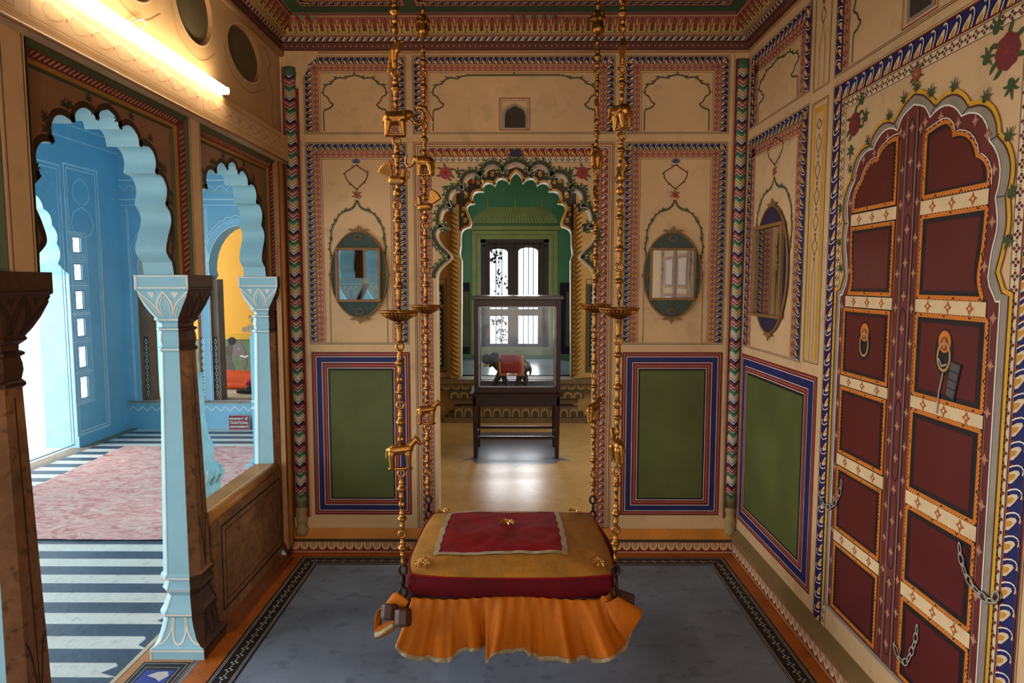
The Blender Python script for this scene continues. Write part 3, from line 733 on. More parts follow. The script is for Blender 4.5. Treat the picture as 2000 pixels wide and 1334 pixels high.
def beaded(cv, pts, w, L, closed=True):
    cv.line(pts, w, ORANGE, L, closed)
    P = pts+([pts[0]] if closed else [])
    for i in range(len(P)-1):
        a = Vector(P[i]); b = Vector(P[i+1]); l = (b-a).length; n = max(1, int(l/.013)); d = (b-a)/n; nn = Vector((-d.y, d.x)).normalized()
        for k in range(n):
            c = a+d*(k+.5); cv.disc(c.x+nn.x*w*.5, c.y+nn.y*w*.5, .0058, ORANGE, L, 6); cv.disc(c.x, c.y, .0016, BLACKP, L+1, 4)
for side in (1, -1):
    U = lambda a: DY+side*a
    for (z0, z1) in bars:
        cv = dcv(); w1 = .418 if z0 < 1.5 else (.402 if z0 < 1.7 else .385)
        cv.poly([(U(.070), z0-.006), (U(w1), z0-.006), (U(w1), z1+.006), (U(.070), z1+.006)], BLACKP, 6)
        cv.poly([(U(.070), z0), (U(w1), z0), (U(w1), z1), (U(.070), z1)], M('ivory_bar_paint', (222, 192, 146)), 8)
        for t in (.2, .5, .8): quatre(cv, U(.07+(w1-.07)*t), (z0+z1)/2, .0165, M('orange_floret', (178, 92, 40)), 9, CREAM2)
        cv.build('cross_bar', LEAF[side])
    for (z0, z1) in fields:
        cv = dcv()
        if z0 > 1.5: pts = [(.078, z0), (.385, z0)]+catm([(.385, z0), (.366, z0+.06), (.378, z0+.16), (.383, z1)], 5)[1:]+[(.078, z1)]
        else: pts = [(.078, z0), (.412, z0), (.412, z1), (.078, z1)]
        pts = [(U(a), b) for a, b in pts]
        cv.poly(pts, BLACKP, 6)
        cu = U(.243); cvv = (z0+z1)/2
        cv.poly([(cu+(a-cu)*.86, cvv+(b-cvv)*.85) for a, b in pts], M('maroon_edge_wash', (48, 18, 16), .5), 7); cv.poly([(cu+(a-cu)*.81, cvv+(b-cvv)*.80) for a, b in pts], MAROON, 8)
        beaded(cv, [(cu+(a-cu)*.975, cvv+(b-cvv)*.965) for a, b in pts], .010, 8)
        cv.build('door_panel', LEAF[side])
    cv = dcv()
    tc = [(.078, 2.040), (.20, 2.055), (.315, 1.960), (.372, 1.866)]
    if side > 0: top = [(.078, 1.862), (.372, 1.862)]+arcs([(.372, 1.866), (.318, 1.972), (.205, 2.035)], -.18, 6)[1:]+catm([(.205, 2.035), (.19, 2.065), (.12, 2.088), (.078, 2.088)], 4)[1:]
    else: top = [(.078, 1.862), (.385, 1.862)]+arcs([(.385, 1.866), (.330, 1.951), (.217, 2.032)], -.19, 6)[1:]+catm([(.217, 2.032), (.205, 2.062), (.165, 2.082), (.078, 2.066)], 4)[1:]
    top = [(U(a), b) for a, b in top]
    cv.poly(top, BLACKP, 6); cu = U(.225); cvv = 1.955
    cv.poly([(cu+(a-cu)*.88, cvv+(b-cvv)*.87) for a, b in top], M('maroon_edge_wash', (48, 18, 16), .5), 7); cv.poly([(cu+(a-cu)*.83, cvv+(b-cvv)*.81) for a, b in top], MAROON, 8)
    beaded(cv, [(cu+(a-cu)*.97, cvv+(b-cvv)*.965) for a, b in top], .010, 8)
    cv.line(offset(top[1:], -.008 if side > 0 else .008), .003, WHITE, 8)
    tag(cv.build('door_panel', LEAF[side]), 'lobed top panel with orange beading')
# ring handles, chains and padlock drawn on the door
RINGP = M('ring_ochre', (188, 140, 84))
for (u, z, s_) in ((2.530, 1.385, 1.0), (2.056, 1.392, 1.0)):
    cv = dcv()
    cv.disc(u, z-.006, .046, BLACKP, 9, 16, .072); cv.disc(u, z+.026, .030, ORANGE, 10, 14, .034); cv.disc(u, z+.020, .020, M('rust_boss', (150, 70, 30)), 11, 12, .022)
    cv.line([(u+.030*math.cos(2*PI*k/18), z-.020+.042*math.sin(2*PI*k/18)) for k in range(18)], .008, RINGP, 12, True)
    cv.line([(u, z+.034), (u, z+.006)], .009, RINGP, 13)
    tag(cv.build('ring_handle', LEAF[1 if u > DY else -1]), 'painted ochre ring handle')
SILP = M('silvery_line_paint', (164, 156, 140), .5)
def painted_chain(name, pts, s=.034):
    cv = dcv(); P = catm([onX(a, b, XR) for a, b in pts], 8); L = 0; k = 0; last = Vector(P[0])
    for i in range(1, len(P)):
        p = Vector(P[i])
        if (p-last).length > s*.82:
            m_ = (p+last)/2; d = (p-last).normalized(); n = Vector((-d.y, d.x)); a_ = (p-last).length*.62; b_ = s*(.30 if k % 2 else .17)
            el = [tuple(m_+d*a_*math.cos(2*PI*j/14)+n*b_*math.sin(2*PI*j/14)) for j in range(14)]
            cv.line(el, .0075, BLACKP, 14, True); cv.line(el, .0045, SILP, 15+k % 2, True); last = p; k += 1
    tag(cv.build(name, door), 'painted silvery chain')
painted_chain('chain', [(1649, 938), (1645, 965), (1634, 985), (1618, 990), (1608, 975)])
painted_chain('chain', [(1881, 1062), (1884, 1090), (1895, 1125), (1912, 1150), (1935, 1172), (1952, 1172), (1958, 1145)])
painted_chain('chain', [(1798, 1222), (1795, 1250), (1786, 1275), (1774, 1296), (1760, 1280), (1750, 1245)])
cv = dcv(); q = lambda a, b: onX(a, b, XR)
cv.line([q(1840, 700), q(1846, 715), q(1856, 712)], .006, SILP, 14)
cv.poly([q(1864, 704), q(1886, 713), q(1870, 785), q(1852, 772)], BLACKP, 14); cv.poly([q(1865, 707), q(1883, 715), q(1868, 781), q(1854, 770)], M('lead_paint', (84, 78, 74)), 15)
for t in (.25, .5, .75): cv.line([q(1865-12*t, 707+64*t), q(1884-14*t, 715+66*t)], .003, BLACKP, 16)
cv.line([q(1849, 728), q(1841, 765), q(1836, 808)], .006, SILP, 15)
tag(cv.build('padlock', door), 'painted dark padlock and key hanging from the nearer ring')
# ================================================================== LEFT ARCADE
XA, XB = -1.385, -1.507            # room face and veranda face of the arch plate
BAYS = [1.33, 2.37, 3.39]; BEAMZ = 2.262
ahalf = [(.398, 1.625), (.388, 1.675)]+catm([(.388, 1.675), (.345, 1.715), (.360, 1.770), (.392, 1.830), (.388, 1.870), (.352, 1.902)], 5)[1:]
ahalf += catm([(.352, 1.902), (.368, 1.940), (.368, 1.972), (.340, 2.005), (.286, 2.012)], 5)[1:]
ahalf += catm([(.286, 2.012), (.296, 2.055), (.276, 2.092), (.236, 2.104), (.186, 2.092)], 5)[1:]
ahalf += catm([(.186, 2.092), (.176, 2.128), (.138, 2.152), (.100, 2.150), (.062, 2.128)], 5)[1:]
ahalf += catm([(.062, 2.128), (.045, 2.162), (.0, 2.180)], 5)[1:]
def arch_line(yc): return [(yc-a, b) for a, b in ahalf]+[(yc+a, b) for a, b in reversed(ahalf[:-1])]
mb = Cv(lambda u, v, h: (XA+h, u, v))
mbb = lambda u, v: (XB, u, v)
for yc in BAYS:
    al = arch_line(yc); y0, y1 = yc-.51, yc+.51
    poly = [(y0, 1.625)]+al+[(y1, 1.625), (y1, BEAMZ+.02), (y0, BEAMZ+.02)]
    SP = M('spandrel_tan', (150, 108, 76), .65, var=.2, scale=5)
    mb.poly(poly, SP, 0)
    tr = tessellate_polygon([[Vector((p[0], p[1], 0)) for p in poly]]); mb.mesh([mbb(*p) for p in poly], tr, BLU)
    for i in range(len(al)-1):
        a, b = al[i], al[i+1]; mb.face([(XA, a[0], a[1]), (XA, b[0], b[1]), (XB, b[0], b[1]), (XB, a[0], a[1])], BLU2, False)
    mb.line(offset(al, .011), .020, M('arch_edge_brown', (66, 40, 24)), 2, mit=.98)
    for i in range(16, len(al)-14, 9):
        p = al[i]; q = al[i+1]; an = math.atan2(q[1]-p[1], q[0]-p[0])+PI/2
        mb.sprig(p[0]+math.cos(an)*.026, p[1]+math.sin(an)*.026, an*.5+PI/4, .034, M('dark_sprig_green', (56, 60, 30)), 4)
    for s_ in (-1, 1):
        for k in range(5): mb.leaf(yc+s_*(.385+.004*k), 1.66+k*.03, PI/2+s_*-.5, .05, .016, M('dark_sprig_green', (56, 60, 30)), 4, bend=s_*1.2)
    # sloping rope-moulded frame around the spandrel: inner rect on XA, outer on the pier face
    ins = [(.414, 2.205), (.420, 2.212), (.432, 2.223), (.452, 2.243), (.460, 2.262)]; xs = [XA, XA+.012, XA+.020, XA+.040, -1.33]
    mats = [M('dull_olive_moulding', (74, 78, 42)), M('dull_ochre_moulding', (168, 112, 40)), M('rope_red', (104, 40, 30)), M('dull_olive_moulding', (74, 78, 42))]
    for k in range(4):
        (a0, t0), (a1, t1) = ins[k], ins[k+1]; x0, x1 = xs[k], xs[k+1]
        for s_ in (-1, 1): mb.face([(x0, yc+s_*a0, 1.625), (x1, yc+s_*a1, 1.625), (x1, yc+s_*a1, t1), (x0, yc+s_*a0, t0)], mats[k])
        mb.face([(x0, yc-a0, t0), (x0, yc+a0, t0), (x1, yc+a1, t1), (x1, yc-a1, t1)], mats[k])
    # rope beads
    n = 26
    for s_ in (-1, 1):
        for k in range(n):
            z = 1.64+k*(.575/n); mb.tube([(XA+.026, yc+s_*.437, z), (XA+.040, yc+s_*.444, z+.014), (XA+.038, yc+s_*.450, z+.020)], .0038, M('rope_bead', (158, 100, 76)), 5)
    for k in range(38):
        y = yc-.42+k*.84/38; mb.tube([(XA+.026, y, 2.226), (XA+.036, y+.010, 2.238), (XA+.036, y+.016, 2.243)], .0038, M('rope_bead', (158, 100, 76)), 5)
# piers above the capitals, beam and upper wall
for y in (.82, 1.85, 2.88, 3.90):
    mb.box(XB, -1.33, y-.05, y+.05, 1.60, BEAMZ, CREAM)
    mb.line([(y-.042, 1.63), (y-.042, BEAMZ)], .003, BROWNL, 112) if False else None
mb.box(XB, -1.33, .3, .83, 1.6, BEAMZ, CREAM)
mb.box(-1.50, -1.30, -1.62, .75, 0, BEAMZ, TANW)
for y in (1.85, 2.88):
    for dy in (-.04, .04): mb.face([(-1.3293, y+dy-.0015, 1.61), (-1.3293, y+dy+.0015, 1.61), (-1.3293, y+dy+.0015, BEAMZ), (-1.3293, y+dy-.0015, BEAMZ)], BROWNL)
tag(mb.build('wall_left'), kind='structure')

XBM = -1.282
cvm = Cv(lambda u, v, h: (XBM+h, u, v))
cvm.box(XB, XBM, -1.62, D, BEAMZ, 2.405, CREAM)
cvm.tube([(XBM-.002, -1.62, BEAMZ+.003), (XBM-.002, D, BEAMZ+.003)], .006, TANW, 8)
for z in (2.282, 2.290, 2.385, 2.394): cvm.line([(-1.6, z), (D-.02, z)], .0022, OCHRE, 2)
FT = M('faint_brown_line', (158, 112, 72))
for (y0, y1) in ((1.86, 2.80), (2.86, 3.86), (.84, 1.80)):
    cvm.frame(y0, 2.298, y1, 2.378, .0025, FT, 3)
    yy = y0+.05
    while yy < y1-.05:
        medal_h = .022
        cvm.line(catm([(yy, 2.338), (yy+.02, 2.36), (yy+.06, 2.352), (yy+.085, 2.338), (yy+.06, 2.322), (yy+.02, 2.316)], 4, True), .0022, FT, 3, True)
        cvm.disc(yy+.1, 2.338, .006, M('coral_paint', (176, 78, 58)), 3, 6); yy += .115
tag(cvm.build('trim_3'), kind='structure')
# upper wall with round blind niches
cvu = Cv(lambda u, v, h: (-1.33+h, u, v))
OVC = [(3.455, 2.71, .205, .122), (2.925, 2.73, .165, .145), (2.46, 2.73, .165, .15), (1.98, 2.73, .165, .15), (1.5, 2.73, .165, .15)]
def ell(c, s_=1.0, n=36): return [(c[0]+c[2]*s_*math.cos(2*PI*k/n), c[1]+c[3]*s_*math.sin(2*PI*k/n)) for k in range(n)]
cvu.poly([(-1.62, 2.40), (D, 2.40), (D, 3.25), (-1.62, 3.25)], M('upper_wall_plaster', (206, 168, 118), .7, var=.2, scale=2), 0, holes=[ell(c) for c in OVC])
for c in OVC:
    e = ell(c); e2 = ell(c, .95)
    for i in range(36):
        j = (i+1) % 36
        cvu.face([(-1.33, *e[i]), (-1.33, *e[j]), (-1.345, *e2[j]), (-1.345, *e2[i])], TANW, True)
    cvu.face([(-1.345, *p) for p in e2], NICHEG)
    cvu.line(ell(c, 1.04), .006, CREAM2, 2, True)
    cvu.line(catm([(c[0]-c[2]*1.25, c[1]-c[3]*.2), (c[0]-c[2]*.9, c[1]-c[3]*1.1), (c[0]+c[2]*.2, c[1]-c[3]*1.4), (c[0]+c[2]*1.1, c[1]-c[3]*.9)], 6), .004, TANW, 2)
cvu.line(catm([(3.70, 2.83), (3.80, 2.78), (3.76, 2.72), (3.82, 2.62), (3.80, 2.5), (3.84, 2.42)], 5), .004, BROWNL, 2)
cvu.line([(2.0, 2.86), (3.3, 2.86)], .008, BROWNL, 2)
cvu.box(-1.55, -1.41, -1.62, D, 2.40, 3.25, BLU)
tag(cvu.build('wall_left_upper'), kind='structure')
# plastered pilaster closing the corner
cp = Cv(lambda u, v, h: (-1.318+h, u, v))
cp.box(-1.345, -1.318, 3.83, D, .0, BEAMZ, TANW); cp.box(-1.50, -1.33, 3.935, D, .0, BEAMZ, TANW)
for (a, b, m) in ((3.832, 3.846, MAROON), (3.848, 3.853, OLIVELINE), (3.852, 3.875, OCHRE), (3.885, 3.90, BROWND), (3.905, 3.918, OCHRE)): cp.rect(a, .35 if m is MAROON else .05, b, 1.5 if m is MAROON else BEAMZ, m, 1)
cp.tube([(-1.312, 3.862, .06), (-1.312, 3.862, BEAMZ)], .014, M('amber_roll', (176, 116, 50)), 8)
tag(cp.build('trim_4'), kind='structure')

# ---- columns: chamfered square shafts, half sky blue, half brown
def octa(h, c):
    return [(-h+c, -h), (h-c, -h), (h, -h+c), (h, h-c), (h-c, h), (-h+c, h), (-h, h-c), (-h, -h+c)]
PROF = [(1.625, .110, .002), (1.566, .110, .002), (1.560, .104, .003), (1.535, .102, .008), (1.50, .094, .02), (1.47, .082, .026), (1.449, .070, .028), (1.443, .074, .030), (1.438, .072, .030), (1.425, .057, .024), (1.410, .056, .024), (1.405, .067, .028), (1.398, .067, .028), (1.392, .058, .024), (1.375, .062, .026), (1.355, .063, .026), (1.330, .058, .024), (1.322, .066, .028), (1.312, .066, .028), (1.306, .059, .025),
        (.362, .081, .034), (.352, .090, .038), (.338, .090, .038), (.330, .074, .031), (.305, .080, .033), (.292, .086, .036), (.282, .080, .033), (.262, .068, .028), (.215, .084, .034), (.195, .095, .038), (.182, .096, .038), (.172, .084, .033), (.13, .089, .03), (.08, .099, .024), (.055, .108, .012), (.048, .116, .003), (.0, .116, .003)]
def column(y, label, near_blue=True, x=-1.433, all_blue=False):
    t = thing('arcade_column', label, 'column', (x, y, 0), 'columns of the left arcade')
    def seg(name, z_hi, z_lo, lab=None):
        pr = [p for p in PROF if z_lo-1e-6 <= p[0] <= z_hi+1e-6]; mb = MB()
        for i in range(len(pr)-1):
            A = octa(pr[i][1], pr[i][2]); Bq = octa(pr[i+1][1], pr[i+1][2])
            for k in range(8):
                k2 = (k+1) % 8
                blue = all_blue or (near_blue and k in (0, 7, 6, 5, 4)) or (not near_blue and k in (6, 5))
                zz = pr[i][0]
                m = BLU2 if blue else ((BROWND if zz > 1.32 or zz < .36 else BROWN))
                mb.face([(A[k][0], A[k][1], pr[i][0]), (A[k2][0], A[k2][1], pr[i][0]), (Bq[k2][0], Bq[k2][1], pr[i+1][0]), (Bq[k][0], Bq[k][1], pr[i+1][0])], m)
        A = octa(pr[0][1], pr[0][2]); mb.face([(a, b, pr[0][0]) for a, b in A], BLU2 if all_blue or near_blue else BROWND)
        # white painted arrises and petals
        def hw(z):
            for i in range(len(PROF)-1):
                a, b = PROF[i], PROF[i+1]
                if a[0] >= z >= b[0]:
                    f = (a[0]-z)/max(1e-6, a[0]-b[0]); return a[1]+(b[1]-a[1])*f, a[2]+(b[2]-a[2])*f
            return PROF[-1][1:]
        def facemap(side, e=.0012):
            def f(u, v, h):
                w_, c_ = hw(v)
                if side == 'n': return (u*(w_-c_), -w_-e-h, v)
                if side == 's': return (-u*(w_-c_), w_+e+h, v)
                return (w_+e+h, u*(w_-c_), v)
            return f
        for side, m1, m2 in (('n', WHITE, None), ('s', WHITE, None), ('e', M('petal_dark_line', (44, 30, 22)) if not all_blue else WHITE, None)):
            f = facemap(side); cvv = Cv(f)
            def stroke(pts, w_):
                # strokes measured in metres across: widen in u by local width
                P = pts; vs = []; 
                for i, (u, v) in enumerate(P):
                    a = P[max(0, i-1)]; b = P[min(len(P)-1, i+1)]; lw = hw(v)[0]-hw(v)[1]
                    dx = (b[0]-a[0])*lw; dz = b[1]-a[1]; L_ = math.hypot(dx, dz) or 1
                    nx, nz = -dz/L_*w_/2, dx/L_*w_/2
                    vs.append((u+nx/lw, v+nz)); vs.append((u-nx/lw, v-nz))
                for i in range(len(P)-1):
                    cvv.face([f(*vs[2*i], 0), f(*vs[2*i+1], 0), f(*vs[2*i+3], 0), f(*vs[2*i+2], 0)], m1)
            if z_hi > 1.6:
                stroke([(-.94, 1.573), (.94, 1.573)], .006); 
                if side in 'ns': stroke([(-.94, 1.62), (.94, 1.62)], .006); stroke([(-.95, 1.57), (-.95, 1.622)], .006); stroke([(.95, 1.57), (.95, 1.622)], .006)
                for c0 in (-1.0, 0.0, 1.0):
                    for sx in (-1, 1):
                        if abs(c0+sx*.1) > 1: continue
                        stroke(catm([(c0+sx*.46 if abs(c0) < .5 else c0+sx*.52, 1.455), (c0+sx*.42, 1.50), (c0+sx*.20, 1.532), (c0, 1.558)], 4), .008)
                        stroke(catm([(c0+sx*.30, 1.455), (c0+sx*.26, 1.50), (c0+sx*.12, 1.522), (c0, 1.542)], 4), .0035)
                for c0 in (-.5, .5): cvv.face([f(c0-.16, 1.555, 0), f(c0+.16, 1.555, 0), f(c0, 1.528, 0)], m1)
            if z_hi > 1.0 and z_lo > 1.0:
                for z in (1.441, 1.402, 1.317): stroke([(-1, z), (1, z)], .006)
            if z_lo < .1:
                for z in (.345, .287, .188): stroke([(-1, z), (1, z)], .007)
                for c0 in (-1.0, 0.0, 1.0):
                    for sx in (-1, 1):
                        if abs(c0+sx*.1) > 1: continue
                        stroke(catm([(c0+sx*.46, .175), (c0+sx*.44, .12), (c0+sx*.22, .075), (c0, .062)], 4), .008)
                stroke([(-.98, .04), (.98, .04)], .008)
            if side == 'e' and z_lo > .3 and z_hi < 1.4 and not all_blue: stroke([(0, 1.28), (0, .42)], .004); stroke(catm([(-.9, .60), (-.5, .55), (-.1, .42), (-.06, .37)], 4), .005); stroke(catm([(.9, .60), (.5, .55), (.1, .42), (.06, .37)], 4), .005)
            mb.mesh(cvv.v, cvv.f, m1)
        if near_blue or all_blue:
            for i in range(len(pr)-1):
                for (ix) in (0,):
                    a = octa(pr[i][1]+.001, pr[i][2])[ix]; b = octa(pr[i+1][1]+.001, pr[i+1][2])[ix]
                    mb.face([(a[0]-.002, a[1], pr[i][0]), (a[0]+.0035, a[1]-.0006, pr[i][0]), (b[0]+.0035, b[1]-.0006, pr[i+1][0]), (b[0]-.002, b[1], pr[i+1][0])], WHITE)
        o = mb.build(name, t)
        if lab: tag(o, lab)
        return o
    seg('capital', 1.625, 1.306, None); seg('shaft', 1.306, .362, None); seg('base', .362, 0.0, None)
    return t
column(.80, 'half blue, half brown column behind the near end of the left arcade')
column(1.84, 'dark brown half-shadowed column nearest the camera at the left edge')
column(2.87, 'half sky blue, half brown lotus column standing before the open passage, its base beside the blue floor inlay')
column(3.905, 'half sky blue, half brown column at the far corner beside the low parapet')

# ---- parapet between second and third column
cvp = Cv(lambda u, v, h: (-1.345+h, u, v))
cvp.box(-1.50, -1.345, 2.96, 3.815, 0, .525, BROWN)
cvp.tube([(-1.385, 2.955, .535), (-1.385, 3.815, .535)], .030, M('amber_rail', (176, 120, 56), .45, var=.3, scale=8), 12)
cvp.box(-1.49, -1.385, 2.96, 3.812, .52, .560, M('amber_rail', (176, 120, 56)))
for a, w_ in ((.0, .010), (.040, .004)): cvp.frame(3.02+a, .09+a*.8, 3.79-a, .485-a*.8, w_, BLACKP, 2)
cvp.box(-1.345, -1.31, 2.97, 3.80, 0, .035, M('rust_curb', (124, 66, 36), .6, var=.3)); cvp.box(-1.312, -1.285, 2.99, 3.81, 0, .014, M('rust_curb', (124, 66, 36)))
tag(cvp.build('parapet'), 'low brown parapet with a rounded amber rail between the two far columns', 'parapet')

# ================================================================== MAIN FLOOR
fl = Cv(lambda u, v, h: (u, v, h))
fl.poly([(-1.56, -1.62), (1.5, -1.62), (1.5, D+.2), (-1.56, D+.2)], FLOORG, 0)
fl.poly([(-1.34, -1.62), (1.34, -1.62), (1.34, D), (-1.34, D)], FLOORO, 1, holes=[[(-1.16, -1.2), (1.13, -1.2), (1.13, 3.78), (-1.16, 3.78)]])
fl.poly([(-1.24, -1.3), (1.205, -1.3), (1.205, 3.845), (-1.24, 3.845)], FBLACK, 2, holes=[[(-1.128, -1.1), (1.10, -1.1), (1.10, 3.735), (-1.128, 3.735)]])
DUST = M('dusty_white_floor_paint', (176, 172, 164), .6, var=.3, scale=30)
for o_ in (.012, .020, .092, .100): fl.frame(-1.24+o_, -1.3+o_, 1.205-o_, 3.845-o_, .0028, DUST, 3)
def chainrow(p0, p1):
    P0 = Vector(p0); P1 = Vector(p1); d = (P1-P0); Ln = d.length; d.normalize(); n = Vector((-d.y, d.x)); N = int(Ln/.055)
    for k in range(N):
        c = P0+d*(k+.5)*Ln/N
        for da, dn, r in ((0, .011, .006), (0, -.011, .006), (-.012, 0, .006), (.012, 0, .006), (.0275, 0, .0045)):
            q = c+d*da+n*dn; fl.disc(q.x, q.y, r, DUST, 3, 6)
chainrow((-1.184, 3.785), (1.15, 3.785)); chainrow((-1.184, .6), (-1.184, 3.76)); chainrow((1.152, .6), (1.152, 3.76))
fl.poly([(-.03, 2.43), (0, 2.36), (.05, 2.43), (0, 2.52)], FBLACK, 3); fl.poly([(0, 2.38), (.035, 2.43), (0, 2.5), (-.02, 2.43)], DUST, 4)
# threshold between the first two columns
TCR = M('threshold_cream', (206, 182, 144), .55, var=.2, scale=8)
fl.rect(-1.60, .9, -1.36, D, M('threshold_orange', (186, 128, 78), .55, var=.3, scale=7), 3)
for (y0, y1) in ((1.98, 2.735), (.98, 1.7)):
    fl.rect(-1.565, y0, -1.365, y1, FBLACK, 4); fl.frame(-1.555, y0+.012, -1.375, y1-.012, .003, DUST, 5); fl.frame(-1.535, y0+.04, -1.395, y1-.04, .003, DUST, 5)
    fl.rect(-1.525, y0+.06, -1.405, y1-.06, M('blue_inlay', (58, 70, 150), .5, var=.35, scale=9, spots=.2), 5)
    fl.poly([(-1.50, y1-.10), (-1.47, y1-.075), (-1.43, y1-.07), (-1.41, y1-.10), (-1.43, y1-.14), (-1.455, y1-.12)], M('worn_patch', (190, 184, 180)), 6)
fl.rect(-1.625, .9, -1.605, D, TCR, 3)
tag(fl.build('floor'), kind='structure')

# ================================================================== CEILING AND CORNICE
ce = Cv(lambda u, v, h: (u, v, ZC-h))
ce.poly([(-1.5, -1.62), (1.5, -1.62), (1.5, D+.2), (-1.5, D+.2)], GREENW, 0)
cx_l, cx_r, cy_b = -1.21, 1.195, 3.83
ce.frame(cx_l-.01, -1.6, cx_r+.01, cy_b+.01, .012, PINK, 1)
DG = M('dark_green_ceiling', (34, 54, 40))
for (a, b) in ((-1.145, -.585), (-.535, 1.13)):
    for (c, d) in ((2.72, 3.755), (1.5, 2.66), (.3, 1.44)):
        ce.rect(a, c, b, d, PINK, 1); ce.frame(a+.004, c+.004, b-.004, d-.004, .006, DKRED, 2)
        ce.leafband((b-.02, d-.02), (a+.02, d-.02), .045, .045, NAVY, CREAM2, PINK)
        ce.leafband((a+.02, d-.02), (a+.02, c+.02), .045, .045, NAVY, CREAM2, PINK); ce.leafband((b-.02, c+.02), (b-.02, d-.02), .045, .045, NAVY, CREAM2, PINK)
        ce.rect(a+.085, c+.02, b-.085, d-.085, DKRED, 3); ce.rect(a+.095, c+.03, b-.095, d-.095, DG, 4)
tag(ce.build('ceiling'), kind='structure')
CPROF = [(0, 2.872), (.006, 2.885), (.016, 2.888), (.018, 2.922), (.030, 2.926), (.034, 2.950), (.050, 2.953), (.054, 2.962), (.052, 2.966), (.066, 2.985), (.092, 3.012), (.104, 3.030), (.108, 3.036), (.112, ZC)]
CMAT = [TANW, BROWNL, M('cornice_band_red', (100, 52, 44)), BROWNL, M('cornice_leaf_ground', (150, 110, 92)), TANW, M('cornice_buff', (164, 122, 84)), M('cornice_buff', (164, 122, 84)), M('lotus_gold', (150, 118, 42)), M('lotus_gold', (150, 118, 42)), M('lotus_pink', (140, 80, 60)), M('cornice_buff', (164, 122, 84)), M('cornice_band_red', (100, 52, 44))]
def cornice(name, kind, u0, u1):
    def W(u, o, z):
        if kind == 'b': return (u, D-o, z)
        if kind == 'l': return (-1.33+o, u, z)
        return (XR-o, u, z)
    mb = MB()
    for i in range(len(CPROF)-1):
        (o0, z0), (o1, z1) = CPROF[i], CPROF[i+1]
        a0, b0, a1, b1 = u0, u1, u0, u1
        if kind == 'b': a0 += o0; a1 += o1; b0 -= o0; b1 -= o1
        else: b0 -= o0; b1 -= o1
        mb.face([W(a0, o0, z0), W(b0, o0, z0), W(b1, o1, z1), W(a1, o1, z1)], CMAT[i])
    def cvz(i0, i1, e=0.0):
        (o0, z0), (o1, z1) = CPROF[i0], CPROF[i1]
        dx, dz = o1-o0, z1-z0; L_ = math.hypot(dx, dz); no, nz = dz/L_, -dx/L_
        return Cv(lambda u, v, h: W(u, o0+dx*v+no*(h+e), z0+dz*v+nz*(h+e))), L_
    c, L_ = cvz(2, 3)
    n = int(abs(u1-u0)/.030)
    for k in range(n):
        u = u0+(k+.5)*(u1-u0)/n; r = .011
        c.line([(u-r, .5), (u, .5+r/L_*1.1), (u+r, .5), (u, .5-r/L_*1.1)], .003, BLACKP, 1, True) if False else None
        c.poly([(u-r, .5), (u, .88), (u+r, .5), (u, .12)], BLACKP, 1); c.poly([(u-r*.6, .5), (u, .72), (u+r*.6, .5), (u, .28)], PINK, 2); c.poly([(u-r*.3, .5), (u, .6), (u+r*.3, .5), (u, .4)], ROSE, 3)
    mb.v_off = 0
    def merge(c):
        for f, m_ in zip(c.f, c.m): mb.face([c.v[i] for i in f], c.mats[m_])
    merge(c)
    c, L_ = cvz(4, 5); n = int(abs(u1-u0)/.038)
    for k in range(n):
        u = u0+k*(u1-u0)/n; p = (u1-u0)/n
        c.poly([(u+p*.05, .1), (u+p*.45, .1), (u+p*.9, .95), (u+p*.5, .9)], NAVY if k % 2 else BLACKP, 1); c.poly([(u+p*.5, .1), (u+p*.7, .1), (u+p*1.05, .9), (u+p*.95, .95)], WHITE, 1)
    merge(c)
    # lotus petals in relief
    (o0, z0), (o1, z1) = CPROF[8], CPROF[11]; n = int(abs(u1-u0)/.058)
    def Lp(u, t, e):
        o = o0+(o1-o0)*t; z = z0+(z1-z0)*t; return W(u, o+e*.75, z-e*.6)
    for k in range(n):
        u = u0+(k+.5)*(u1-u0)/n; p = abs(u1-u0)/n
        def blob(cu, w_, t0, t1, m, e, pt=True):
            pts = [(cu-w_*.5, t0), (cu-w_*.55, t0+(t1-t0)*.5), (cu-w_*.32, t0+(t1-t0)*.85), (cu, t1), (cu+w_*.32, t0+(t1-t0)*.85), (cu+w_*.55, t0+(t1-t0)*.5), (cu+w_*.5, t0)]
            mb.face([Lp(a, t, e) for a, t in pts], m)
        blob(u, p*1.0, -.02, .80, M('lotus_olive', (96, 88, 34)), .002); blob(u, p*.84, 0, .72, M('lotus_yellow', (188, 156, 60)), .003)
        blob(u, p*.60, 0, .70, KHAKI, .004); blob(u, p*.34, .1, .98, DKRED, .005); blob(u, p*.16, .25, .85, M('lotus_pink', (140, 80, 60)), .006)
        blob(u+p*.5, p*.30, .30, 1.0, ROSE, .004); blob(u+p*.5, p*.14, .42, .95, PINK, .005)
        # dripping drop
        mb.face([Lp(u+p*.25*math.cos(a)*.25, .42+.16*math.sin(a), .006) for a in [j*PI/4 for j in range(8)]], DKRED)
    if kind == 'b':
        for k in range(9):   # surviving green and red buds above the lotus row
            for uu in ([-.02+k*.029+0] if True else []):
                z = 3.020; m = (M('bud_green', (92, 130, 96)) if k % 2 else DKRED)
                mb.face([Lp(uu+.010*math.cos(a), 1.0+.16*math.sin(a), .008) for a in [j*PI/4 for j in range(8)]], m)
        for k in range(4):
            m = (M('bud_green', (92, 130, 96)) if k % 2 else DKRED)
            mb.face([Lp(-1.19+k*.029+.010*math.cos(a), 1.0+.16*math.sin(a), .008) for a in [j*PI/4 for j in range(8)]], m)
    if kind == 'l': mb.tube([(-1.318, u0, 2.868), (-1.318, u1, 2.868)], .017, CREAM, 8)
    return tag(mb.build(name), kind='structure')
